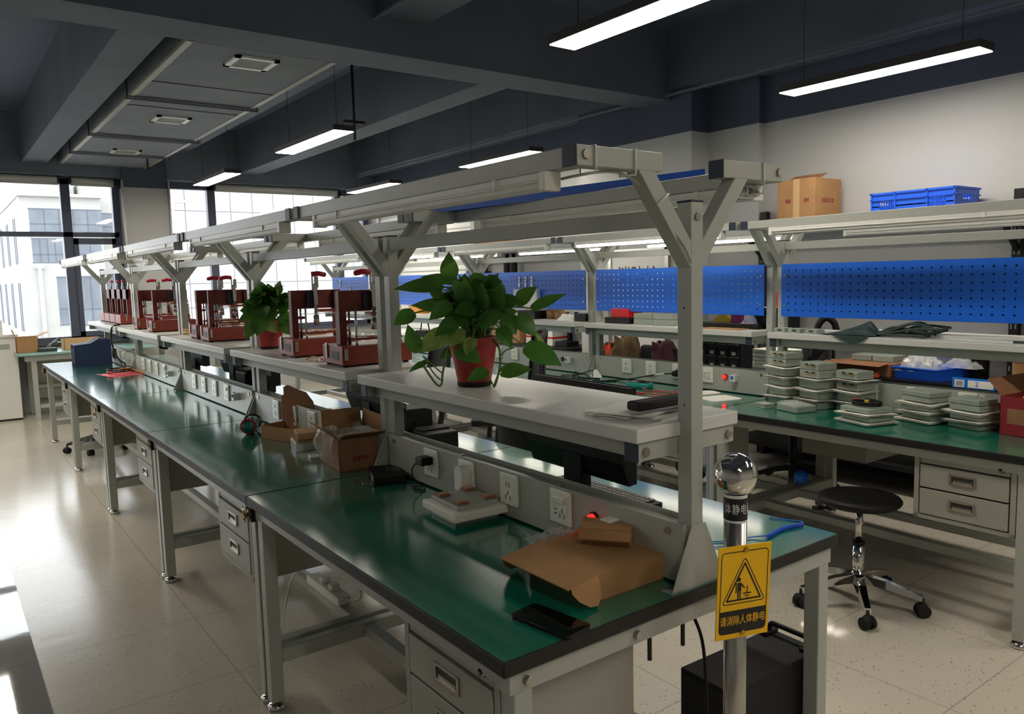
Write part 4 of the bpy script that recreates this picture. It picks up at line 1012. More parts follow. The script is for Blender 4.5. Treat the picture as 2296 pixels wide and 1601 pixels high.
# far half of the second to fourth left benches
monitor('black monitor seen from behind under the second shelf', (.80, 2.14, H), -.05, .46, .28)
monitor('black monitor left of the double post under the third shelf', (.82, 3.62, H), -.05, .44, .26)
monitor('small black monitor seen from behind, third from the viewer under the shelves', (.83, 4.25, H), .05, .40, .28)
monitor('black monitor angled under the fourth shelf by the window', (.80, 5.10, H), .1, .40, .26)
t = thing('printer', 'black boxy printer between the monitors behind the third riser', 'printer', (.86, 3.93, H), 0)
part('printer_body', MB().box(-.10, .10, -.10, .10, 0, .15, b=.010), black, t); part('paper_lid', MB().box(-.08, .08, -.09, .09, .15, .165, b=.006), blackm, t)
t = thing('paper_stack', 'untidy papers and cables behind the second riser', 'papers', (.80, 2.76, H))
m = MB()
for i in range(8): m.box(-.10, .10, -.13, .13, 0, .002, M=TR(0, 0, .001+i*.003) @ RZ(random.uniform(-.25, .25)))
part('sheets', m, paper, t)
part('cable', MB().tube([(.07*math.cos(i*.6), .10*math.sin(i*.45), .030+.004*math.sin(i)) for i in range(36)], .003, n=6), gap, t)

# ------------------------------------------------------------------ earth terminals on leg tops
def terminal(label, loc, wire=True):
    t = thing('ground_terminal', label, 'terminal', loc, 0, 'earth terminals under bench edges')
    part('terminal_block', MB().box(-.006, .010, -.028, .028, -.028, .028, b=.002), black, t)
    for y in (-.014, .014):
        for z in (-.012, .012): part('brass_post', MB().cyl((-.012, y, z), (-.006, y, z), .005, n=8), brass, t)
    if wire:
        part('wire_bundle', MB().tube([(-.014, .018+.004*math.sin(i*1.7), -.004-.002*i) for i in range(12)], .003, n=6).tube([(-.017, .010+.01*math.sin(i*.9), -.002-.0022*i) for i in range(14)], .0028, n=6).tube([(-.012, .026+.008*math.cos(i*1.1), -.0022*i) for i in range(14)], .0028, n=6), orange, t)
    return t
terminal('black terminal with orange wires on the leg between first and second left benches', (.012, L+.004, .70))
terminal('small terminal on the leg between second and third left benches', (.012, 2*L+.004, .70), False)
terminal('brass terminal on the leg between third and fourth left benches', (.012, 3*L+.004, .70))
terminal('terminal on the leg between fourth and last left benches', (.012, 4*L+.004, .70), False)
terminal('terminal with orange tag on the window end leg of the left row', (.012, 5*L-.03, .70))
terminal('black terminal with orange wire tuft under the right bench beside the shelf end', (RB+.012, L+.004, .69))
t = thing('wrist_lead', 'thin blue cord hanging from a terminal above the mirror ball', 'cord', (RB, L-.03, .70))
part('cord', MB().tube(spline([(-.002, -.01, .0), (-.02, .015, -.01), (-.024, .03, -.06), (-.022, .03, -.22), (-.02, .03, -.52)]), .0022, n=6), bluec, t)
t = thing('cord_ball', 'small blue ball of wrapped cord hanging under the right bench', 'cord', (2.98, 1.32, .335))
part('ball', MB().sphere((0, 0, 0), .036, n=16), bluec, t)
part('wrap', MB().tube([(.037*math.cos(i*.5)*math.cos(i*.07), .037*math.sin(i*.5), .037*math.cos(i*.5)*math.sin(i*.07)) for i in range(90)], .003, n=5), bluep, t)
part('string', MB().cyl((0, 0, .03), (0, 0, .42), .001, n=5), gap, t)

# power strip and leads under the near left bench
t = thing('power_strip', 'white power strip with plugs on the stretcher under the second left bench', 'power strip', (.405, 1.80, .2105), PI/2)
part('strip_body', MB().box(-.16, .16, -.028, .028, 0, .035, b=.004), socketw, t)
part('plug', MB().cyl((.03, 0, .035), (.03, 0, .062), .020, n=14).box(-.08, -.04, -.018, .018, .035, .060, b=.004), white, t)
part('cable', MB().tube(spline([(.16, 0, .018), (.24, .02, .03), (.28, .05, -.02), (.26, .09, -.12), (.2, .14, -.205)]), .005).tube(spline([(-.16, 0, .02), (-.24, -.03, .05), (-.26, .0, .16), (-.2, .03, .30)]), .006), socketw, t)
t = thing('cable', 'dark cable drooping below the second left bench frame', 'cable', (.50, 2.10, .30))
part('cable_run', MB().tube(spline([(0, .16, .12), (.02, .10, .03), (.05, 0, 0), (.09, -.1, .02), (.12, -.16, .08)]), .004), navy, t)
for x, s in ((.42, 'left'), (.53, 'right')): one('hanging_bolt', MB().cyl((0, 0, -.02), (0, 0, .045), .005), gap, 'short dark bolt under the near bench edge by the pole, %s of two' % s, 'bolt', (x, .03, .64))

# rack computer on the floor
t = thing('rack_computer', 'black industrial computer case with handles on the floor behind the pole', 'computer', (.955, .155, 0), -.03)
part('case', MB().box(-.19, .20, -.085, .085, .012, .40, b=.003), blackm, t)
part('front_panel', MB().box(-.1925, -.189, -.08, .08, .03, .39, b=.001).box(-.1935, -.192, -.06, .06, .22, .30, b=.001).box(-.1935, -.192, -.05, .05, .06, .17, b=.001), black, t)
part('handle', MB().tube(fillet([(.165, -.07, .40), (.175, -.065, .432), (.175, .065, .432), (.165, .07, .40)], .012), .008), black, t)
part('handle_mount', MB().box(.14, .20, -.08, -.055, .40, .412, b=.003), black, t); part('handle_mount', MB().box(.14, .20, .055, .08, .40, .412, b=.003), black, t)
for x in (-.16, .17):
    for y in (-.07, .07): part('rubber_foot', MB().cyl((x, y, 0), (x, y, .012), .014, n=12), black, t)
part('power_cord', MB().tube(spline([(-.19, .03, .13), (-.24, .04, .12), (-.33, .08, .08), (-.42, .16, .02), (-.50, .30, .008), (-.52, .5, .008)]), .004).tube(spline([(-.19, -.02, .06), (-.28, -.02, .03), (-.42, .05, .008), (-.6, .1, .008)]), .004), black, t)
t = thing('cable', 'black cable hanging from the bench edge behind the steel pole', 'cable', (.575, .02, .0))
part('cable_run', MB().tube(spline([(0, .02, .68), (.01, -.005, .60), (.015, -.01, .4), (.0, -.01, .15), (-.03, .0, .012), (-.2, .05, .008)]), .004), black, t)
# ------------------------------------------------------------------ stool and chairs
def star_base(t, r, h0, mats, nm='base_arm', hub=.035, drop=.045, a0=0.0, arch=True):
    m = MB()
    for k in range(5):
        a = a0+2*PI*k/5; d = Vector((math.cos(a), math.sin(a), 0)); s = Vector((-d.y, d.x, 0))
        pts = [d*.02+Vector((0, 0, h0)), d*(r*.45)+Vector((0, 0, h0-drop*.25)), d*(r*.8)+Vector((0, 0, h0-drop*.75)), d*r+Vector((0, 0, h0-drop))]
        ws = [.026, .022, .018, .016]; hs = [.018, .016, .012, .010]
        vs = []
        for p, w_, h_ in zip(pts, ws, hs): vs += [p+s*w_-Vector((0, 0, h_)), p+s*w_*.7+Vector((0, 0, h_)), p-s*w_*.7+Vector((0, 0, h_)), p-s*w_-Vector((0, 0, h_))]
        fs = [[i*4+j, i*4+(j+1) % 4, (i+1)*4+(j+1) % 4, (i+1)*4+j] for i in range(3) for j in range(4)]+[[0, 1, 2, 3], [12, 13, 14, 15]]
        m._faces(vs, fs, 0, False)
    m.cyl((0, 0, h0-.035), (0, 0, h0+.03), hub, n=20)
    part('star_base', m, mats, t)
    for k in range(5):
        a = a0+2*PI*k/5; d = Vector((math.cos(a), math.sin(a), 0))*r; s = Vector((-math.sin(a+.6), math.cos(a+.6), 0))
        q = MB()
        for o in (-.016, .016): q.cyl(d+s*(o-.009)+Vector((0, 0, .027)), d+s*(o+.009)+Vector((0, 0, .027)), .0265, n=18)
        q.cyl(d+Vector((0, 0, .03)), d+Vector((0, 0, h0-drop)), .007).sphere(d+Vector((0, 0, .038)), .024, n=12)
        part('caster', q, blackm, t)
t = thing('stool', 'round black stool on a chrome five arm base in the aisle', 'stool', (2.375, .64, 0))
part('seat', MB().lathe([(.001, .445), (.11, .446), (.155, .456), (.168, .468), (.170, .478), (.163, .488), (.14, .494), (.001, .490)], n=44), black, t)
part('gas_column', MB().cyl((0, 0, .27), (0, 0, .45), .0155, n=20).cyl((0, 0, .10), (0, 0, .275), .025, n=24).cyl((0, 0, .273), (0, 0, .285), .026, 1, 20), [chrome, black], t)
part('lift_lever', MB().tube([(0, 0, .44), (-.08, .09, .435), (-.11, .12, .43)], .006).cyl((-.105, .115, .43), (-.13, .145, .43), .010), black, t)
star_base(t, .255, .125, chrome, a0=-1.22, hub=.028)

def office_chair(label, loc, rz, seat=True, back='mesh', arms=True, group=None, hs=.47, hb=1.0):
    t = thing('office_chair', label, 'office chair', loc, rz, group)
    # the sitter faces +x
    part('seat', MB().prism(rrect(-.22, .24, -.24, .24, .07, 6), 'z', hs-.05, hs).prism(rrect(-.20, .22, -.22, .22, .06, 6), 'z', hs, hs+.02), blackm, t)
    bz0, bz1 = hs+.10, hb
    def bk(u, v):
        y = (v-.5)*.44*(1-.25*max(0, u-.6)**1.5); return (-.235-.05*u-.04*(1-(2*v-1)**2)+.0, y, bz0+(bz1-bz0)*(u-.10*max(0, u-.5)*(2*v-1)**2*1.2))
    part('backrest', MB().sheet(bk, 12, 12).sheet(lambda u, v: tuple(Vector(bk(u, v))-Vector((.016, 0, 0))), 12, 12), blackm, t)
    edge = [bk(u/10, 0) for u in range(11)]+[bk(1, v/10) for v in range(1, 11)]+[bk(1-u/10, 1) for u in range(1, 11)]
    part('back_frame', MB().tube(edge, .012, n=8).tube(spline([(-.10, 0, hs-.06), (-.25, 0, hs-.04), (-.29, 0, hs+.12), (-.29, 0, hs+.3)]), .022), gap, t)
    if arms:
        for s in (-1, 1):
            part('armrest', MB().tube(fillet([(0, s*.24, hs-.04), (0, s*.30, hs-.03), (-.02, s*.30, hs+.20)], .04), .016).prism(rrect(-.15, .13, s*.30-.035, s*.30+.035, .03, 5), 'z', hs+.20, hs+.23), blackm, t)
    part('gas_column', MB().cyl((0, 0, .10), (0, 0, hs-.05), .026, n=18).cyl((0, 0, .26), (0, 0, hs-.05), .016, 1, 18), [black, chrome], t)
    star_base(t, .29, .13, black, hub=.03, drop=.055)
    return t
office_chair('black mesh office chair in the aisle, rounded back rising behind the plant pot', (1.78, 2.575, 0), 2.6, hb=1.16)
office_chair('black office chair in the aisle under the plant shelf, back to the bench', (1.62, 1.70, 0), -.2, hb=.86, arms=False)
office_chair('black office chair farther along the middle aisle', (1.75, 3.6, 0), 2.9, hb=1.05)
t = office_chair('black armchair on a star base behind the nearest right bench, its curved arm raised', (3.85, 1.95, 0), -2.6, hb=1.02)
part('raised_arm', MB().tube(spline([(0, .06, .46), (0, .10, .74), (0, .125, .90), (0, .135, 1.02), (0, .155, 1.11), (0, .20, 1.15), (0, .245, 1.12), (0, .27, 1.06), (0, .33, 1.035)]), .022, n=10).tube(spline([(0, .12, .86), (0, .19, .945), (0, .24, .94), (0, .245, .88)]), .012, n=8).box(-.012, .012, .085, .145, .50, .90, b=.008), black, t)
# stool under the window end of the left row
t = thing('stool', 'chrome based stool under the fourth left bench, only its feet showing', 'stool', (.32, 6.72, 0))
part('seat', MB().lathe([(.001, .44), (.15, .45), (.165, .47), (.15, .485), (.001, .482)], n=28), black, t)
part('gas_column', MB().cyl((0, 0, .10), (0, 0, .44), .02, n=18), chrome, t)
star_base(t, .25, .125, chrome, a0=3.05, hub=.028)

# ------------------------------------------------------------------ modules on the nearest right bench
def module(t, w_, d_, h_, z, wrap=True, lid=True):
    b = part('module_case', MB().box(-w_, w_, -d_, d_, z, z+h_, b=.003), grey_mod, t)
    return b
def stack(n0, x, y, rz, n, w_, d_, h_, gap_, label, foams=(), clips=(), start=H):
    """n separate modules piled up, with separate foam sheets between some of them"""
    z = start
    ordn = ['lowest', 'second', 'third', 'fourth', 'fifth', 'topmost']
    for i in range(n):
        nm = 'topmost' if i == n-1 else ordn[i]
        if i in foams:
            f = one('foam_sheet', MB().sheet(lambda u, v, q=i: (-w_-.026+(2*w_+.046)*u, -d_-.022+(2*d_+.040)*v, .005+.004*math.sin(3.1*u+q)*math.sin(2.3*v+q*2)), 10, 10, th=.006), foam, 'foam sheet under the %s module of %s' % (nm, label), 'foam sheet', (x+random.uniform(-.006, .006), y+random.uniform(-.006, .006), z+.0055), rz+random.uniform(-.05, .05), 'white foam sheets between modules')
            z += .0145
        t = thing('module', '%s grey module of %s' % (nm, label), 'module', (x+random.uniform(-.004, .004), y+random.uniform(-.004, .004), z+.0006), rz+random.uniform(-.04, .04), 'stacked grey modules')
        part('module_case', MB().box(-w_, w_, -d_, d_, 0, h_, b=.004), grey_mod, t)
        part('seam', MB().box(-w_-.0006, w_+.0006, -d_-.0006, d_+.0006, h_*.42, h_*.46), metal_d, t)
        if i in clips:
            m = MB()
            for k in (-.5, .1): m.tube(spline([(-w_-.001, d_*k-.02, h_*.7), (-w_-.008, d_*k, h_*.6), (-w_-.001, d_*k+.02, h_*.75)]), .0022, n=6)
            part('wire_clip', m, brass, t)
            part('connector', MB().box(-w_-.005, -w_, -d_*.6, -d_*.3, h_*.62, h_*.86).box(-w_-.005, -w_, d_*.1, d_*.35, h_*.62, h_*.86), gap, t)
        z += h_+.0012
    return z
stack(0, 2.850, 1.335, -.28, 6, .058, .068, .036, 0, 'the tall stack beside the grey post', (1, 2, 3, 4), (4, 5))
stack(0, 2.845, 1.145, -.28, 5, .060, .068, .038, 0, 'the second stack from the grey post', (1, 2, 3), (3, 4))
stack(0, 2.880, .960, -.28, 4, .056, .068, .040, 0, 'the middle stack with thick top', (1, 2, 3), (2, 3))
stack(0, 2.660, .775, -.28, 2, .072, .085, .022, 0, 'the low stack with a dark cable on it', (0, 1), ())
stack(0, 2.880, .610, -.28, 4, .066, .080, .024, 0, 'the stack before the left paper tag', (0, 1, 2), ())
stack(0, 2.860, .395, -.28, 4, .060, .074, .025, 0, 'the stack beside the maroon carton', (1, 2), ())
t = thing('module', 'single grey module lying in torn clear wrap at the bench front edge', 'module', (2.690, 1.165, H), -.28, 'stacked grey modules')
part('module_case', MB().box(-.062, .062, -.075, .075, 0, .036, b=.006), grey_mod, t)
part('clear_wrap', MB().sheet(crumple(0, .03, .064, .06, .016, 31), 18, 18), clearb, t).location = (0, 0, .036)
t = thing('module', 'very small grey module near the bench front edge by the foam sheet', 'module', (2.675, 1.340, H), -.28, 'stacked grey modules')
part('module_case', MB().box(-.036, .036, -.042, .042, 0, .010, b=.002).box(-.034, .034, -.040, .040, .012, .022, b=.002), grey_mod, t)
part('clear_wrap', MB().sheet(crumple(0, 0, .034, .04, .007, 33), 10, 10), clearb, t).location = (0, 0, .022)
t = thing('cable', 'dark looped cable with a red end on the low module stack', 'cable', (2.66, .775, H+.074), -.28)
part('loop', MB().tube([(.045*math.cos(i*.4), .075*math.sin(i*.4), .006+.0006*i) for i in range(34)], .0055, n=7), black, t)
part('red_plug', MB().cyl((.03, .08, .02), (.02, .095, .02), .006), redp, t); part('yellow_tag', MB().box(-.03, -.015, -.03, -.015, .022, .036, b=.002), yellow, t)
for y, s in ((.66, 'left'), (.43, 'right')):
    one('paper_tag', MB().box(-.0012, 0, -.045, .045, -.022, .022), paper, 'blank white paper tag stuck on the riser, %s of two behind the stacks' % s, 'paper tag', (RB+.5295, y, .875), 0)
# maroon carton
t = thing('carton', 'maroon printed carton with open brown flaps at the right picture edge', 'carton', (2.93, .125, H), -.12)
a, d, hh = .15, .12, .165
m = MB().box(-a, a, -d, d, 0, .004).box(-a, -a+.005, -d, d, 0, hh).box(a-.005, a, -d, d, 0, hh).box(-a, a, -d, -d+.005, 0, hh).box(-a, a, d-.005, d, 0, hh)
part('carton_body', m, maroon, t)
part('brown_label', MB().box(-a-.001, -a, -d+.01, d-.03, .05, .115), card_d, t)
part('flap', MB().box(-a+.005, a-.005, -.002, .002, 0, .09, M=TR(0, d-.003, hh) @ RX(-.75)), card_d, t)
part('flap', MB().box(-.002, .002, -d+.005, d-.005, 0, .09, M=TR(a-.003, 0, hh) @ RY(.35)), card, t)
m = MB()
for i in range(6): m.sphere((random.uniform(-.09, .08), random.uniform(-.07, .07), hh-.012), .018, n=10)
part('yellow_content', m, yellow, t)

# raised shelf of the nearest right bench
SX = RB+.58
for i, (y, l) in enumerate(((1.395, .034), (1.305, .038), (1.205, .036))):
    t = thing('small_module', '%s of three small pale boxes at the left end of the right shelf' % ('leftmost', 'middle', 'rightmost')[i], 'module', (SX-.09, y, ZS), -.05, 'small pale boxes on the right shelf')
    part('case', MB().box(-.035, .035, -l, l, 0, .022, b=.002), grey_mod, t); part('connector', MB().box(-.036, -.035, -l*.4, l*.3, .008, .016), gap, t)
t = thing('folded_bag', 'folded dark green nylon bundle hanging over the edge of the right shelf', 'folded bag', (SX-.06, .98, ZS), 0)
def fold1(u, v): return (-.10+.16*v*(.35+.65*min(1, 1.6*u)), .16-.29*u, .004+.075*min(1, u*1.15)**1.4*min(1, (1-u)*5)*max(0, 1-abs(2*v-1)**.8)+.005*math.sin(22*v+3*u)*u)
part('cloth', MB().sheet(fold1, 20, 20).sheet(lambda u, v: (-.118-.010*math.sin(PI*u), .10-.22*u, -.040*math.sin(PI*u**1.6)*v+.006), 14, 4), dkgreen, t)
m = MB()
for i in range(11): m.tube(spline([(-.05+.004*i, -.12, .014+.004*(i % 3)), (-.055+.008*i, -.20, .012+.012*(i % 4)), (-.065+.012*i, -.30, .014+.014*((i*2) % 5)), (-.07+.014*i, -.36-.02*((i*3) % 4), .012+.012*((i*3) % 4))]), .0065, n=6)
part('gathered_end', m, dkgreen, t)
t = thing('papers', 'flat white papers along the back of the nearest right shelf', 'papers', (SX+.07, .62, ZS), 0)
m = MB()
for i in range(5): m.box(-.07, .07, -.42, .38, .0005+i*.003, .003+i*.003, M=RZ(random.uniform(-.02, .02)))
part('sheets', m, paper, t)
t = thing('pliers', 'small dark clip lying on the right shelf near the picture edge', 'clip', (SX-.10, .22, ZS)); part('body', MB().box(-.012, .012, -.04, .04, 0, .010, b=.003), dkgreen, t)

# ------------------------------------------------------------------ second right bench: shelf, bench top
y1 = L
t = thing('red_box', 'red box resting on a flat black box on the second right shelf', 'box', (SX, 2*L-.30, ZS+.0405), 0); part('box_body', MB().box(-.07, .07, -.085, .085, 0, .06, b=.003), redp, t)
t = thing('black_box', 'flat black box under the red box on the second right shelf', 'box', (SX, 2*L-.29, ZS), 0); part('box_body', MB().box(-.09, .09, -.12, .12, 0, .028, b=.003), black, t); part('box_lid', MB().box(-.092, .092, -.122, .122, .028, .040, b=.003), blackm, t)
for i, (dy, dz, s) in enumerate(((0, 0, 'lower left'), (0, .037, 'upper left'), (-.17, 0, 'lower right'), (-.17, .037, 'upper right'))):
    t = thing('module', '%s of four pale grey boxes stacked beside the red box' % s, 'module', (SX, 2*L-.52+dy, ZS+dz), random.uniform(-.02, .02), 'pale grey boxes beside the red box')
    part('module_case', MB().box(-.08, .08, -.082, .082, 0, .036, b=.004), grey_mod, t); part('seam', MB().box(-.0808, .0808, -.0828, .0828, .015, .017), metal_d, t)
t = thing('tape_dispenser', 'yellow tape dispenser on the second right shelf beside the near post', 'tape dispenser', (SX+.03, L+.40, ZS+.0305), 0)
part('body', MB().prism([(-.06, 0), (.06, 0), (.055, .02), (.01, .05), (-.03, .05), (-.06, .02)], 'x', -.02, .02, M=RZ(0)), yellow, t)
t = thing('black_tray', 'long flat black box holding small items on the second right shelf', 'tray', (SX+.03, L+.32, ZS), 0); part('tray_body', MB().box(-.08, .08, -.22, .20, 0, .030, b=.004), black, t)
t = thing('magenta_box', 'small magenta box beside the yellow tape dispenser', 'box', (SX+.03, L+.30, ZS+.0305), 0); part('box_body', MB().box(-.03, .03, -.025, .025, 0, .05, b=.002), mat('magenta', (150, 40, 110), .4), t)
t = thing('parts_pile', 'white bagged parts next to the magenta box', 'bag', (SX+.03, L+.20, ZS+.0305), 0); part('bag_film', MB().sheet(crumple(0, 0, .05, .05, .05, 41), 14, 14), foam, t)
t = thing('black_device', 'black device with a square head at the right end of the second right shelf', 'electronic device', (SX+.06, L+.13, ZS), 0); part('case', MB().box(-.04, .04, -.05, .05, 0, .09, b=.004), black, t); part('head', MB().box(-.05, .03, -.07, .06, .09, .12, b=.004), blackm, t)
t = thing('cardboard_sheet', 'flat brown cardboard piece at the front of the second right shelf', 'cardboard', (SX-.10, L+.30, ZS), .05); part('sheet', MB().box(-.05, .05, -.14, .14, 0, .004), card, t)

# bench top things
t = thing('multimeter', 'teal cased multimeter with red probes on the second right bench', 'multimeter', (2.735, 2.30, H), .25)
part('holster', MB().box(-.042, .042, -.075, .075, 0, .034, b=.010), teal, t); part('face', MB().box(-.034, .034, -.066, .066, .034, .037, b=.001), gap, t)
part('screen', MB().box(-.025, .025, .02, .058, .037, .038), grey_mod, t); part('dial', MB().cyl((0, -.02, .037), (0, -.02, .044), .018, n=20), black, t)
t = thing('test_probe', 'red test lead and probe lying before the multimeter', 'test lead', (2.60, 2.15, H))
part('lead', MB().tube(spline([(.10, .10, .01), (.06, .02, .005), (.08, -.08, .005), (.10, -.18, .006), (.03, -.22, .006), (-.03, -.16, .006), (-.055, -.06, .007)]), .0032, n=6), redp, t)
part('probe', MB().cyl((-.055, -.06, .008), (-.075, .04, .009), .006).cyl((-.075, .04, .009), (-.082, .075, .009), .0015), redp, t)
t = thing('test_probe', 'second red probe lying beside a white sheet near the grey post', 'test lead', (2.72, 1.93, H)); part('probe', MB().cyl((0, .05, .008), (.0, -.08, .009), .0065).cyl((0, .05, .008), (0, .085, .008), .0015), redp, t)
for x, y, l, s in ((2.715, 1.665, .085, 'white rounded foam sheet lying on the second right bench near its corner'), (2.80, 1.86, .06, 'white sheet of paper half behind the near grey post')):
    one('foam_sheet', MB().prism(rrect(-.10, .10, -l, l, .03, 5), 'z', .0004, .007), foam, s, 'foam sheet', (x, y, H), -.25)
t = thing('plug', 'black round plug with cable in the third socket of the second right riser', 'plug', (RB+.5185, L+.69, .842))
part('plug_body', MB().cyl((0, 0, 0), (-.034, 0, 0), .023, n=18, r2=.017), black, t)
part('cable', MB().tube(spline([(-.03, .01, 0), (-.04, .06, -.005), (-.045, .16, -.02), (-.06, .34, -.06), (-.09, .46, -.078), (-.13, .5, -.078)]), .004), black, t)
part('white_sleeve', MB().cyl((-.041, .07, -.006), (-.044, .14, -.017), .0052), white, t)
wires('cable', 'tangle of dark cables on the third right bench beside the post foot', (2.80, 2.92, H), [([(0, .1, .004), (.03, .02, .02), (0, -.1, .004), (-.05, -.2, .004), (.02, -.32, .004)], .004, black), ([(.05, .14, .004), (.0, .06, .04), (-.02, 0, .006), (.04, -.14, .004)], .004, black), ([(-.02, .2, .004), (.04, .08, .012), (.06, -.04, .05), (.0, -.10, .004)], .0035, gap)], 'cable')
t = thing('cone_cap', 'white cone shaped cap on the bench by the double post', 'cap', (2.86, 2.84, H)); part('cone', MB().lathe([(.001, .06), (.010, .058), (.042, .008), (.045, 0), (.001, 0)], n=22), white, t)

# things behind the second right bench
t = thing('parts_organizer', 'black parts organizer with clear drawers under the second right shelf', 'organizer', (3.21, L+.585, H), 0)
part('organizer_case', MB().box(0, .14, -.17, .17, 0, .325, b=.002), rackm, t)
for i in range(4):
    for j in range(4):
        y, z = -.1275+j*.085, .012+i*.079
        d = part('drawer', MB().box(-.012, -.001, y-.037, y+.037, z, z+.062, b=.002), gap, t)
        part('drawer_lip', MB().box(-.026, -.012, y-.034, y+.034, z+.006, z+.010).box(-.0135, -.012, y-.014, y+.014, z+.020, z+.040, 1), [clearh, paper], d)
t = thing('foam_stack', 'stack of white foam pads right of the parts organizer', 'foam', (3.22, L+.16, H+.14), 0)
m = MB()
for i in range(5): m.prism(rrect(-.10, .10, -.12, .12, .04, 4), 'z', i*.022, i*.022+.018, M=RZ(random.uniform(-.15, .15)))
part('pad', m, foam, t)
one('storage_box', MB().box(-.10, .10, -.11, .11, 0, .139, b=.004), clearh, 'clear plastic box under the stack of foam pads', 'box', (3.22, L+.16, H))
def jacket(label, loc, m_, seed, rz=0, wd=.22, hg=.26):
    t = thing('jacket', label, 'jacket', loc, rz); rnd = random.Random(seed); ph = [rnd.uniform(0, 6) for _ in range(5)]
    def f(u, v):
        a = 2*PI*u; h_ = v
        r = (1-.55*h_**2.2)*(1+.10*math.sin(3*a+ph[0])+.08*math.sin(7*a+ph[1]+4*h_)+.05*math.sin(13*a+9*h_+ph[2]))
        return (.11*r*math.cos(a), wd*r*math.sin(a)*.5+.03*math.sin(3*h_+ph[3]), hg*h_*(1+.06*math.sin(2*a+ph[4])))
    part('draped_cloth', MB().sheet(f, 40, 16).sphere((0, 0, hg*.94), .05, n=12, sc=(1, 1, .6)), m_, t)
    part('hood_fold', MB().sheet(lambda u, v: (-.10+.05*math.sin(PI*u), -.06+.13*u, hg*(.55+.4*v)+.02*math.sin(8*u)), 10, 6), m_, t)
    return t
def side_chair(label, loc, rz):
    t = thing('side_chair', label, 'chair', loc, rz)
    part('seat', MB().prism(rrect(-.21, .21, -.22, .22, .05, 5), 'z', .43, .47), blackm, t)
    part('backrest', MB().box(-.23, -.205, -.20, .20, .56, .86, b=.010), blackm, t)
    for x in (-.19, .19):
        for y in (-.19, .19): part('leg', MB().cyl((x, y, 0), (x, y, .43), .012), gap, t)
    part('back_frame', MB().tube(fillet([(-.19, -.19, .43), (-.22, -.19, .86), (-.22, .19, .86), (-.19, .19, .43)], .03), .012), gap, t)
    return t
side_chair('black chair behind the second right riser, carrying the camouflage jacket', (3.80, 3.78, 0), PI)
side_chair('black chair behind the second right riser, carrying the maroon jacket', (3.80, 3.33, 0), PI)
jacket('brown camouflage jacket draped on a chair behind the second right riser', (4.015, 3.68, .70), camo, 2, 0, .30, .235)
jacket('dark maroon jacket draped on a chair behind the second right riser', (4.015, 3.24, .70), maroonc, 5, 0, .26, .205)
jacket('orange garment bunched left of the camouflage jacket', (4.06, 3.90, .70), orangec, 8, 0, .14, .16)

# ------------------------------------------------------------------ black wall racks along the right wall
def rack(label, x0, y0, y1, top=True, low=True):
    t = thing('wall_rack', label, 'rack', (x0, (y0+y1)/2, 0)); d = (y1-y0)/2; dp = XR-.02-x0 if False else .45
    for y in (-d+.03, d-.03):
        m = MB().box(dp-.05, dp, y-.026, y+.026, 0, 1.927)
        for k in range(24): m.box(dp-.0505, dp-.05, y-.016, y-.009, .30+k*.065, .33+k*.065, 1).box(dp-.0505, dp-.05, y+.009, y+.016, .30+k*.065, .33+k*.065, 1)
        part('upright', m, [rackm, metal], t)
        part('brace', MB().box(-.015, .015, -.012, .012, 0, .34, M=TR(dp-.30, y, 1.77) @ RY(2.25) @ TR(0, 0, 0)), rackm, t)
    if top: part('top_shelf', MB().box(0, dp, -d, d, 1.775, 1.800), rackm, t)
    part('work_shelf', MB().box(0, dp-.01, -d, d, .72, .757), gloss if False else black, t)
    if low: part('lower_shelf', MB().box(.03, dp, -d, d, .16, .19), rackm, t)
    for y in (-d+.02, d-.045): part('leg', MB().box(.0, .04, y, y+.025, 0, .72), rackm, t)
    return t
rack('black wall rack holding the blue crate and the brown carton up high', 4.10, .84, 2.70)
rack('black wall rack in front of the wall behind the picture edge', 4.10, -1.1, .80)
rack('black wall rack beyond the pillar with bottles on it', 4.10, 4.64, 6.60)
t = thing('cardboard_box', 'tall taped brown cardboard box on the high shelf at the right wall', 'box', (4.335, 2.165, 1.801), 0)
part('box_body', MB().box(-.165, .165, -.15, .15, 0, .305, b=.004), card, t)
part('box_flap', MB().box(-.002, .002, -.13, .13, 0, .12, M=TR(-.06, .02, .306) @ RY(1.2)), card_d, t)
part('tape', MB().box(-.1662, -.165, -.03, .02, 0, .305).box(-.165, .165, -.03, .02, .305, .3058), card_l, t)
m = MB()
for (yy, zz) in ((.055, .14), (-.09, .14)):
    for i in range(3): m.box(-.1656, -.165, yy+i*.014-.012, yy+i*.014-.004, zz, zz+.03).box(-.1656, -.165, yy-.014, yy+.03, zz+.014, zz+.018)
for i in range(5): m.box(-.08+i*.032, -.058+i*.032, -.1506, -.15, .14, .148).box(-.08+i*.032, -.058+i*.032, -.1506, -.15, .155, .162).box(-.072+i*.032, -.067+i*.032, -.1506, -.15, .135, .172)
part('red_lettering', m, maroon, t)
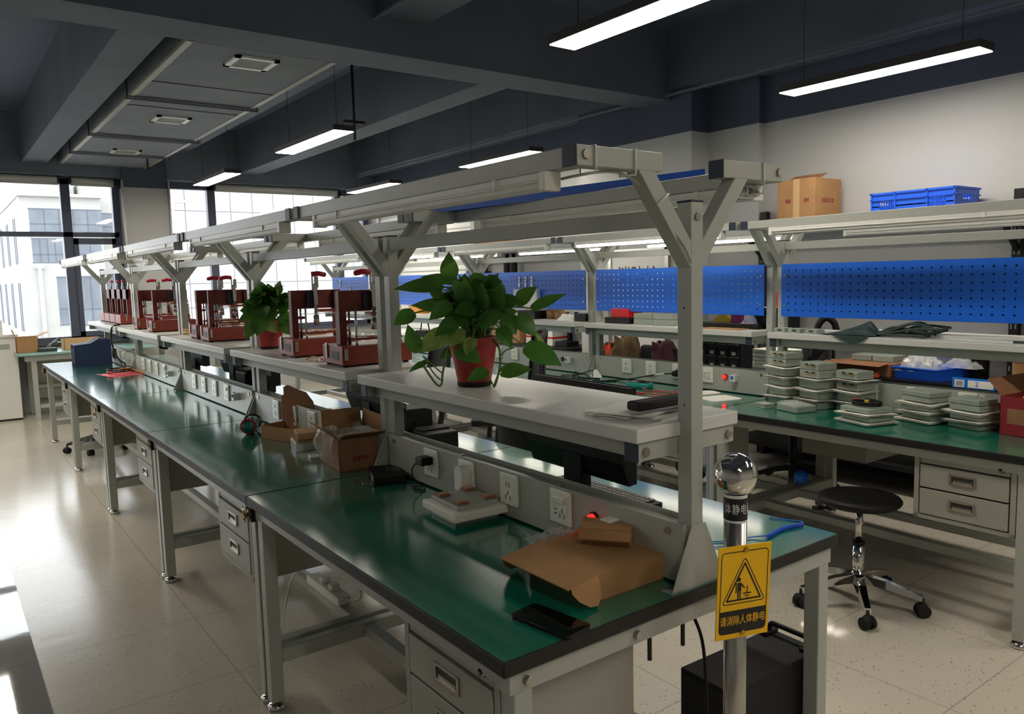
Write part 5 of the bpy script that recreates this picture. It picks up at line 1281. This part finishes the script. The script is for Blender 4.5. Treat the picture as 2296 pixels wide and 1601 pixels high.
# blue slatted crate
t = thing('plastic_crate', 'blue slotted plastic crate on the high shelf at the right wall', 'crate', (4.335, 1.35, 1.801), 0)
a, d, hh = .157, .262, .15
m = MB().box(-a, a, -d, d, 0, .006)
for (x0, x1, yy0, yy1) in ((-a, -a+.006, -d, d), (a-.006, a, -d, d)):
    m.box(x0, x1, yy0, yy1, .0, .022).box(x0, x1, yy0, yy1, hh-.045, hh)
    m.box(x0, x1, -d, -d+.05, .02, hh-.04).box(x0, x1, d-.05, d, .02, hh-.04).box(x0, x1, -.10, .10, .02, hh-.04).box(x0, x1, yy0, yy1, .058, .066)
    for (ya, yb) in ((-d+.05, -.10), (.10, d-.05)):
        k = 0
        while ya+k*.015 < yb: m.box(x0, x1, ya+k*.015, ya+k*.015+.006, .02, hh-.04); k += 1
for y in (-d, d-.006):
    m.box(-a, a, y, y+.006, 0, .05).box(-a, a, y, y+.006, hh-.04, hh).box(-a, -.06, y, y+.006, .05, hh-.04).box(.06, a, y, y+.006, .05, hh-.04).box(-.06, .06, y, y+.006, .05, .075)
for x in (-a-.008, a): m.box(x, x+.008, -d-.008, d+.008, hh-.012, hh).box(x, x+.008, -d-.008, d+.008, hh-.05, hh-.042)
for y in (-d-.008, d): m.box(-a, a, y, y+.008, hh-.012, hh).box(-a, a, y, y+.008, hh-.05, hh-.042)
for y in (-d, -.10, .10, d-.008): m.box(-a-.008, -a, y, y+.008, 0, hh)
part('crate_body', m, bluep, t)
# things on the black work shelf
RS = .7575
t = thing('blue_tray', 'blue plastic tray full of bagged white parts on the black wall shelf', 'tray', (4.36, 1.27, RS), -.15)
a, d, hh = .19, .15, .075
m = MB().prism([(-a+.02, 0), (a-.02, 0), (a, hh), (a-.006, hh), (a-.026, .006), (-a+.026, .006), (-a+.006, hh), (-a, hh)], 'y', -d+.004, d-.004)
m.box(-a+.012, a-.012, -d, -d+.006, 0, hh).box(-a+.012, a-.012, d-.006, d, 0, hh)
for (x0, x1, ya, yb) in ((-a-.008, -a+.004, -d-.008, d+.008), (a-.004, a+.008, -d-.008, d+.008), (-a, a, -d-.008, -d+.004), (-a, a, d-.004, d+.008)): m.box(x0, x1, ya, yb, hh-.006, hh+.002)
part('tray_body', m, bluep, t)
t = thing('plastic_bag', 'bulging clear bag of white parts in the blue tray', 'bag', (4.29, 1.31, RS+.05), -.1)
part('bag_film', MB().sheet(crumple(0, 0, .11, .14, .15, 51, 2.4), 28, 28), clearb, t)
m = MB()
for i in range(26):
    M = TR(random.uniform(-.07, .07), random.uniform(-.09, .09), random.uniform(.015, .06)) @ Euler((random.uniform(0, 3), random.uniform(0, 3), random.uniform(0, 3))).to_matrix().to_4x4()
    m.box(-.022, .022, -.014, .014, -.006, .006, M=M)
part('white_parts', m, foam, t)
t = thing('plastic_bag', 'grey bag of dark parts at the right side of the blue tray', 'bag', (4.40, 1.10, RS+.078), -.1); part('bag_film', MB().sheet(crumple(0, 0, .09, .12, .07, 53), 18, 18), clearb, t)
t = thing('carton', 'flat brown carton with frayed flap behind the module stacks', 'carton', (4.33, 1.66, RS), -.1); part('carton_body', MB().box(-.13, .13, -.21, .20, 0, .085, b=.003), card_d, t)
part('flap', MB().box(-.10, .0, -.20, .24, -.002, .002, M=TR(-.13, 0, .088) @ RY(-.12)), card_d, t)
for dy, s in ((.075, 'left'), (-.075, 'right')):
    t = thing('module', '%s of two grey boxes on the flat brown carton by the wall' % s, 'module', (4.37, 1.64+dy, RS+.086), 0, 'grey boxes on the flat brown carton'); part('module_case', MB().box(-.09, .09, -.07, .07, 0, .04, b=.004), grey_mod, t); part('seam', MB().box(-.0906, .0906, -.0706, .0706, .018, .021), metal_d, t)
t = thing('bottle', 'dark cylinder bottle beside the black upright on the wall shelf', 'bottle', (4.44, 1.03, RS)); part('bottle_body', MB().lathe([(.001, 0), (.055, 0), (.058, .01), (.058, .19), (.05, .205), (.001, .207)], n=28), gloss, t)
t = thing('shelf_label', 'blue holder with barcode and the number 2 on the black shelf', 'label', (4.096, .915, .775), 0)
part('label_holder', MB().box(-.004, 0, -.12, .12, -.028, .034, b=.002), bluec, t)
part('label_card', MB().box(-.005, -.004, .05, .105, -.022, .022).box(-.005, -.004, -.11, .03, -.022, .022), paper, t)
m = MB()
for i in range(9): m.box(-.0056, -.005, .060+i*.0042, .0618+i*.0042, -.014, .014)
part('barcode', m, gap, t)
text_part('2', .04, bluep, t, TR(-.0054, -.02, 0) @ RZ(-PI/2) @ RX(PI/2))
t = thing('orange_clip', 'small orange plastic cap on the black wall shelf', 'cap', (4.12, 1.52, RS)); part('cap_body', MB().cyl((0, 0, 0), (0, 0, .022), .018, n=14).sphere((0, 0, .024), .010, n=10), orangec, t)
t = thing('carton', 'open brown carton behind the maroon carton on the wall shelf', 'carton', (4.34, .55, RS)); part('carton_body', MB().box(-.15, .15, -.2, .2, 0, .15, b=.003), card, t); part('flap', MB().box(-.002, .002, -.19, .19, 0, .1, M=TR(-.148, 0, .15) @ RY(-.5)), card_d, t)
t = thing('plastic_bag', 'crumpled clear bag on the wall shelf behind the tall module stack', 'bag', (4.20, 2.25, RS)); part('bag_film', MB().sheet(crumple(0, 0, .10, .14, .26, 57), 20, 20), clearb, t)
t = thing('red_box', 'small red box seen between the posts behind the two nearest right pegboards', 'box', (4.33, 2.40, RS+.44)); part('box_body', MB().box(-.06, .06, -.07, .07, 0, .11, b=.003), redp, t)
t = thing('black_cabinet', 'dark small cabinet behind the double post of the two nearest right benches', 'cabinet', (4.33, 2.40, RS)); part('cabinet_body', MB().box(-.10, .12, -.10, .10, 0, .425, b=.003), rackm, t); part('pale_top', MB().box(-.102, .122, -.102, .102, .425, .439), whitem, t)
for i in range(2): part('drawer_front', MB().box(-.104, -.10, -.09, .09, .03+i*.2, .20+i*.2, b=.001), gap, t)

# hydrant cabinet on the pillar
t = thing('hydrant_cabinet', 'white hydrant cabinet with silver frame on the pillar, black characters on it', 'cabinet', (4.299, 3.82, .25), 0)
part('cabinet_panel', MB().box(-.02, 0, -.34, .34, 0, 1.40), whitem, t)
part('silver_frame', MB().box(-.03, .0, -.37, -.33, 0, 1.44).box(-.03, 0, .33, .37, 0, 1.44).box(-.03, 0, -.37, .37, 1.40, 1.44).box(-.03, 0, -.37, .37, 0, .03), steel, t)
text_part('消防栓', .17, gap, t, TR(-.0205, 0, 1.195) @ RZ(-PI/2) @ RX(PI/2), label='black Chinese characters')

# ------------------------------------------------------------------ farther right benches
t = thing('clear_pouch', 'clear pouch with white cloth hanging on the pegboard behind the plant', 'pouch', (px-.002, 3.69, 1.235), 0)
part('pouch_film', MB().box(-.03, -.029, -.15, .15, 0, .14).box(-.03, 0, -.15, -.149, 0, .14).box(-.03, 0, .149, .15, 0, .14), clearh, t)
part('white_cloth', MB().sheet(lambda u, v: (-.016-.008*math.sin(9*u+2*v), -.13+.25*u, .0+.135*v*(1-.25*abs(u-.5))+.012*math.sin(8*u)), 14, 10), foam, t)
bk = 2*L
t = thing('black_box', 'black box at the right end of the third right shelf', 'box', (SX, bk+.12, ZS)); part('box_body', MB().box(-.06, .06, -.06, .06, 0, .055, b=.003), black, t); part('lid_line', MB().box(-.0606, .0606, -.0606, .0606, .042, .044), gap, t)
t = thing('plastic_bag', 'white crumpled bag beside the black box on the third right shelf', 'bag', (SX-.02, bk+.28, ZS)); part('bag_film', MB().sheet(crumple(0, 0, .07, .09, .06, 61), 16, 16), whitem, t)
t = thing('tan_box', 'pair of tan cups on the third right shelf', 'cups', (SX+.05, bk+.52, ZS)); part('cup', MB().cyl((0, -.05, 0), (0, -.05, .09), .04, n=16).cyl((0, .05, 0), (0, .05, .09), .04, n=16), card_l, t)
t = thing('black_box', 'wide black box behind plant leaves on the third right shelf', 'box', (SX, bk+.75, ZS)); part('box_body', MB().box(-.07, .07, -.12, .10, 0, .06, b=.003), black, t); part('box_lid', MB().box(-.072, .072, -.122, .102, .05, .065, b=.002), blackm, t)
t = thing('plastic_bag', 'loose white bag behind the pothos leaves on the third right shelf', 'bag', (SX, bk+1.05, ZS)); part('bag_film', MB().sheet(crumple(0, 0, .08, .11, .07, 62), 16, 16), whitem, t)
bk = 3*L
t = thing('orange_box', 'orange box on the fourth right shelf left of the plant', 'box', (SX, bk+1.02, ZS)); part('box_body', MB().box(-.06, .06, -.08, .08, 0, .075, b=.003), orange, t); part('box_lid', MB().box(-.062, .062, -.082, .082, .065, .08, b=.002), orange, t)
t = thing('white_box', 'small white box beside the orange box on the fourth right shelf', 'box', (SX, bk+1.22, ZS)); part('box_body', MB().box(-.06, .06, -.07, .07, 0, .075, b=.003), whitem, t)
t = thing('tan_box', 'small tan box at the far end of the fourth right shelf', 'box', (SX, bk+1.37, ZS)); part('box_body', MB().box(-.05, .05, -.05, .05, 0, .06, b=.003), card_l, t)
bk = 4*L
for i, (y, h_, m_, s) in enumerate(((.25, .10, whitem, 'white instrument at the near end of the last right shelf'), (.62, .16, whitem, 'white printer on the last right shelf seen through the red fixture'), (1.02, .09, grey_mod, 'grey instrument in the middle of the last right shelf'), (1.25, .07, redwood, 'reddish small box near the window end of the last right shelf'))):
    t = thing('instrument', s, 'instrument', (SX, bk+y, ZS)); part('case', MB().box(-.11, .11, -.14, .14, 0, h_, b=.006), m_, t); part('front_panel', MB().box(-.113, -.11, -.12, .12, .02, h_-.015, b=.001), gap, t)
t = thing('carton', 'white and red striped carton behind the third right riser', 'carton', (4.36, 5.20, RS)); part('carton_body', MB().box(-.12, .12, -.22, .22, 0, .16, b=.003), whitem, t); part('red_band', MB().box(-.121, .121, -.03, .03, 0, .161).box(-.121, .121, -.221, .221, .07, .09), redp, t)
t = thing('carton', 'open brown carton with torn edge behind the third right riser', 'carton', (4.34, 5.75, RS)); part('carton_body', MB().box(-.13, .13, -.26, .26, 0, .22, b=.003), card, t); part('flap', MB().box(-.002, .002, -.24, .24, 0, .10, M=TR(-.128, 0, .22) @ RY(-.6)), card_l, t)
t = thing('black_scale', 'black instrument beside the striped carton behind the riser', 'instrument', (4.33, 4.86, RS)); part('case', MB().box(-.08, .08, -.09, .09, 0, .05, b=.004).box(.02, .06, -.02, .02, .05, .26), black, t); part('head', MB().box(-.06, .09, -.08, .08, .26, .34, b=.004), blackm, t)
for i, (y, s) in enumerate(((5.85, 'nearer'), (5.97, 'farther'))):
    t = thing('bottle', '%s of two dark bottles on the rack above the third right pegboard' % s, 'bottle', (4.42, y, 1.936-.43), 0)
    part('bottle_body', MB().lathe([(.001, 0), (.04, 0), (.042, .01), (.042, .14), (.02, .17), (.001, .17)], n=20), gap, t); part('bottle_cap', MB().cyl((0, 0, .17), (0, 0, .215), .024, n=16), black, t)
one('rack_board', MB().box(4.15, 4.54, 5.2, 6.5, -.02, 0).box(4.5, 4.55, 5.3, 5.33, -.2, 0).box(4.5, 4.55, 6.3, 6.33, -.2, 0), rackm, 'black shelf board carrying two dark bottles at the wall', 'shelf', (0, 0, 1.5055))
t = thing('carton', 'long brown carton on the far rack top beneath the lying blue board', 'carton', (4.33, 6.0, 1.801)); part('carton_body', MB().box(-.12, .12, -.28, .28, 0, .17, b=.003), card, t); part('tape', MB().box(-.1206, .1206, -.02, .02, .1, .1706), card_l, t)
t = thing('blue_folder', 'blue grey folder lying on the far rack above the third pegboard', 'folder', (4.3, 6.35, 1.5055)); part('cover', MB().box(-.10, .10, -.10, .13, 0, .035, b=.004, M=RX(.05)), navyb, t)
t = thing('bag', 'black handbag with thin strap on the riser of the fourth right bench', 'bag', (RB+.70, 3*L+1.15, H)); part('bag_body', MB().prism([(-.13, 0), (.13, 0), (.10, .20), (-.10, .20)], 'x', -.05, .05), black, t); part('strap', MB().tube(spline([(0, -.09, .19), (0, -.05, .30), (0, .03, .32), (0, .09, .19)]), .006), gap, t)
t = thing('blue_tool', 'blue handled tool on the fourth right bench behind the plant stems', 'tool', (2.70, 4.75, H)); part('handle', MB().tube(spline([(0, -.1, .012), (.01, 0, .018), (-.01, .1, .012)]), .012), bluec, t); part('tip', MB().cyl((-.01, .1, .012), (-.03, .22, .010), .004), steel, t)
t = thing('blue_pouch', 'small dark blue pouch beside the red pot on the fourth right bench', 'pouch', (2.66, 4.05, H)); part('pouch_body', MB().sheet(crumple(0, 0, .06, .07, .05, 71), 14, 14), bluep, t)
t = thing('blue_strap', 'blue wrist strap hanging from the shelf post on the far bench', 'wrist strap', (1.10, 4.50, .98)); part('strap', MB().tube(spline([(0, 0, .10), (-.02, .02, .05), (-.01, .0, -.06), (.03, .0, -.02), (.05, -.02, .05), (.06, -.02, -.20)]), .012), bluec, t)
t = thing('cable_bundle', 'dark blue bundle of looped cables under the second right cabinet', 'cable', (2.62, 1.80, .36)); part('loops', MB().tube([(.045*math.cos(i*.55)+.01*math.sin(i*.2), .09*math.sin(i*.55)+.01*math.cos(i*.3), .03*math.sin(i*.55+1)+.03*math.sin(i*.13)) for i in range(80)], .005, n=6), navy, t); part('tie', MB().tube(spline([(0, -.09, .0), (.0, -.02, .03), (0, .05, .07)]), .006), gap, t)

# ------------------------------------------------------------------ window end: desk, cartons, white cabinet, floor things
t = thing('desk', 'pale green topped desk under the window beside the white cabinet', 'desk', (.70, 9.20, 0))
part('desktop', MB().box(-.80, .62, -.36, .38, .735, .76, b=.004), mat('pale_green_top', (150, 190, 182), .3), t)
m = MB().box(-.72, .54, -.31, -.27, .67, .735).box(-.72, .54, .28, .32, .67, .735)
part('apron', m, metal, t)
for x in (-.66, .48):
    for y in (-.30, .27):
        q = part('leg', MB().box(x, x+.05, y, y+.05, .02, .735, b=.003), metal, t); part('foot', MB().cyl((x+.025, y+.025, 0), (x+.025, y+.025, .02), .028, n=14), chrome, q)
part('stretcher', MB().box(-.62, .48, -.28, -.245, .14, .18).box(-.62, .48, .28, .315, .30, .34), metal, t)
part('back_panel', MB().box(-.66, .50, .33, .345, .18, .70), metal_d, t)
def flapcarton(label, loc, rz, a, d, hh, m_, fl=True):
    t = thing('carton', label, 'carton', loc, rz)
    m = MB().box(-a, a, -d, d, 0, .003).box(-a, -a+.004, -d, d, 0, hh).box(a-.004, a, -d, d, 0, hh).box(-a, a, -d, -d+.004, 0, hh).box(-a, a, d-.004, d, 0, hh)
    part('carton_body', m, m_, t)
    if fl:
        part('flap', MB().box(-.002, .002, -d+.01, d-.01, 0, .09, M=TR(-a+.002, 0, hh) @ RY(-.3)), card_l, t); part('flap', MB().box(-.002, .002, -d+.01, d-.01, 0, .12, M=TR(a-.002, 0, hh) @ RY(1.2)), card_l, t)
    return t
flapcarton('open brown carton on the window desk next to the white cabinet', (.03, 9.16, H), .0, .105, .12, .17, card)
flapcarton('long shallow open carton on the window desk, pale inside', (.575, 9.16, H), .0, .19, .13, .12, card_l, False)
t = thing('circuit_box', 'small dark device with thin upright wires on the window desk', 'electronic device', (.215, 9.0, H)); part('case', MB().box(-.09, .09, -.05, .05, 0, .04, b=.006), dkgreen, t); part('wire', MB().tube(spline([(0, 0, .04), (.02, 0, .08), (.10, 0, .12)]), .003).tube(spline([(.02, 0, .04), (.05, 0, .10), (.14, .0, .17)]), .003), white, t)
t = thing('white_tape', 'scrap of white tape stuck on the window sill', 'tape', (.44, YF-.08, .816)); part('strip', MB().box(-.06, .06, -.02, .02, 0, .012, b=.003), white, t)
t = thing('cap', 'orange white cap on the far half of the last left bench', 'cap', (.78, 7.0, H)); part('dome', MB().sphere((0, 0, 0), .09, n=18, sc=(1, 1, .6)), tan, t)
for o in t.children:
    for v in o.data.vertices: v.co.z = max(v.co.z, 0)
t = thing('white_cabinet', 'tall white metal cabinet at the left picture edge by the window', 'cabinet', (-.39, 9.36, 0))
part('cabinet_body', MB().box(-.30, .33, -.20, .24, .02, .93, b=.006), whitem, t); part('cabinet_top', MB().box(-.32, .345, -.215, .25, .93, .965, b=.006), white, t); part('plinth', MB().box(-.29, .32, -.19, .23, 0, .02), gap, t)
part('name_plate', MB().box(.12, .26, -.2015, -.20, .80, .86), metal, t)
t = thing('white_box', 'white box standing on the tall white cabinet', 'box', (-.42, 9.34, .966)); part('box_body', MB().box(-.22, .24, -.14, .16, 0, .16, b=.004), whitem, t); part('lid_line', MB().box(-.2206, .2406, -.1406, .1606, .12, .123), metal, t)
t = thing('storage_shelf', 'pale rack of boxes beyond the left bench near the pillar', 'shelf unit', (1.76, 9.0, 0))
part('shelf_frame', MB().box(-.35, .35, -.02, .02, .70, .74).box(-.35, -.31, -.15, .15, 0, .95).box(.31, .35, -.15, .15, 0, .95).box(-.35, .35, -.15, .15, .40, .43).box(-.35, .35, -.15, .15, .70, .73), metal, t)
t2 = thing('orange_box', 'orange box on the pale rack near the pillar', 'box', (1.76, 9.0, .731)); part('box_body', MB().box(-.10, .10, -.08, .08, 0, .12, b=.003), orange, t2)
# cupboards seen across the right row by the shutter door
t = thing('cupboard', 'low white cupboard standing before the roller shutter', 'cupboard', (4.28, 7.9, 0)); part('body', MB().box(-.2, .18, -.6, .6, .03, .78, b=.004), whitem, t)
for y in (-.6, 0): part('door', MB().box(-.21, -.2, y+.01, y+.59, .05, .76, b=.002), whitem, t)
t = thing('blue_box', 'dark blue flat box on the floor beyond the far benches', 'box', (2.0, 6.3, .0)); part('box_body', MB().box(-.2, .2, -.3, .3, .0, .20, b=.004), navyb, t); part('lid_line', MB().box(-.2006, .2006, -.3006, .3006, .15, .154), gap, t)

# cables clipped to the nearest light arms
t = thing('lamp_cable', 'white cable looping under the left light arm of the near post with ties', 'cable', (0, .037, 0))
part('cable_run', MB().tube(spline([(.235, .05, 1.672), (.25, .02, 1.676), (.30, .0, 1.684), (.36, 0, 1.682), (.42, 0, 1.655), (.47, -.005, 1.60), (.515, -.024, 1.54), (.54, -.024, 1.50)]), .003), metal, t)
for x, z, s in ((.262, 1.71, 0), (.372, 1.71, 0)):
    part('cable_tie', MB().tube([(x, -.023, z-.03), (x, -.023, z+.021), (x, .023, z+.021), (x, .023, z-.03), (x, -.023, z-.03)], .0022, n=6), white, t)
part('cable_tie', MB().tube([(.44, -.023, 1.625), (.47, -.023, 1.645), (.50, .023, 1.64), (.46, .023, 1.615), (.44, -.023, 1.625)], .0022, n=6), white, t)
t = thing('lamp_cable', 'pale coiled cable bundle under the right light arm of the near post', 'cable', (0, .037, 0))
part('cable_run', MB().tube([(.765+.055*math.cos(i*.37)+.0006*i, .03+.012*math.sin(i*.9), 1.668+.016*math.sin(i*.37)) for i in range(60)], .004, n=6), metal, t)
part('cable_tie', MB().tube([(.80, -.023, 1.66), (.80, -.023, 1.732), (.80, .023, 1.732), (.80, .023, 1.66), (.80, -.023, 1.66)], .0022, n=6), white, t)
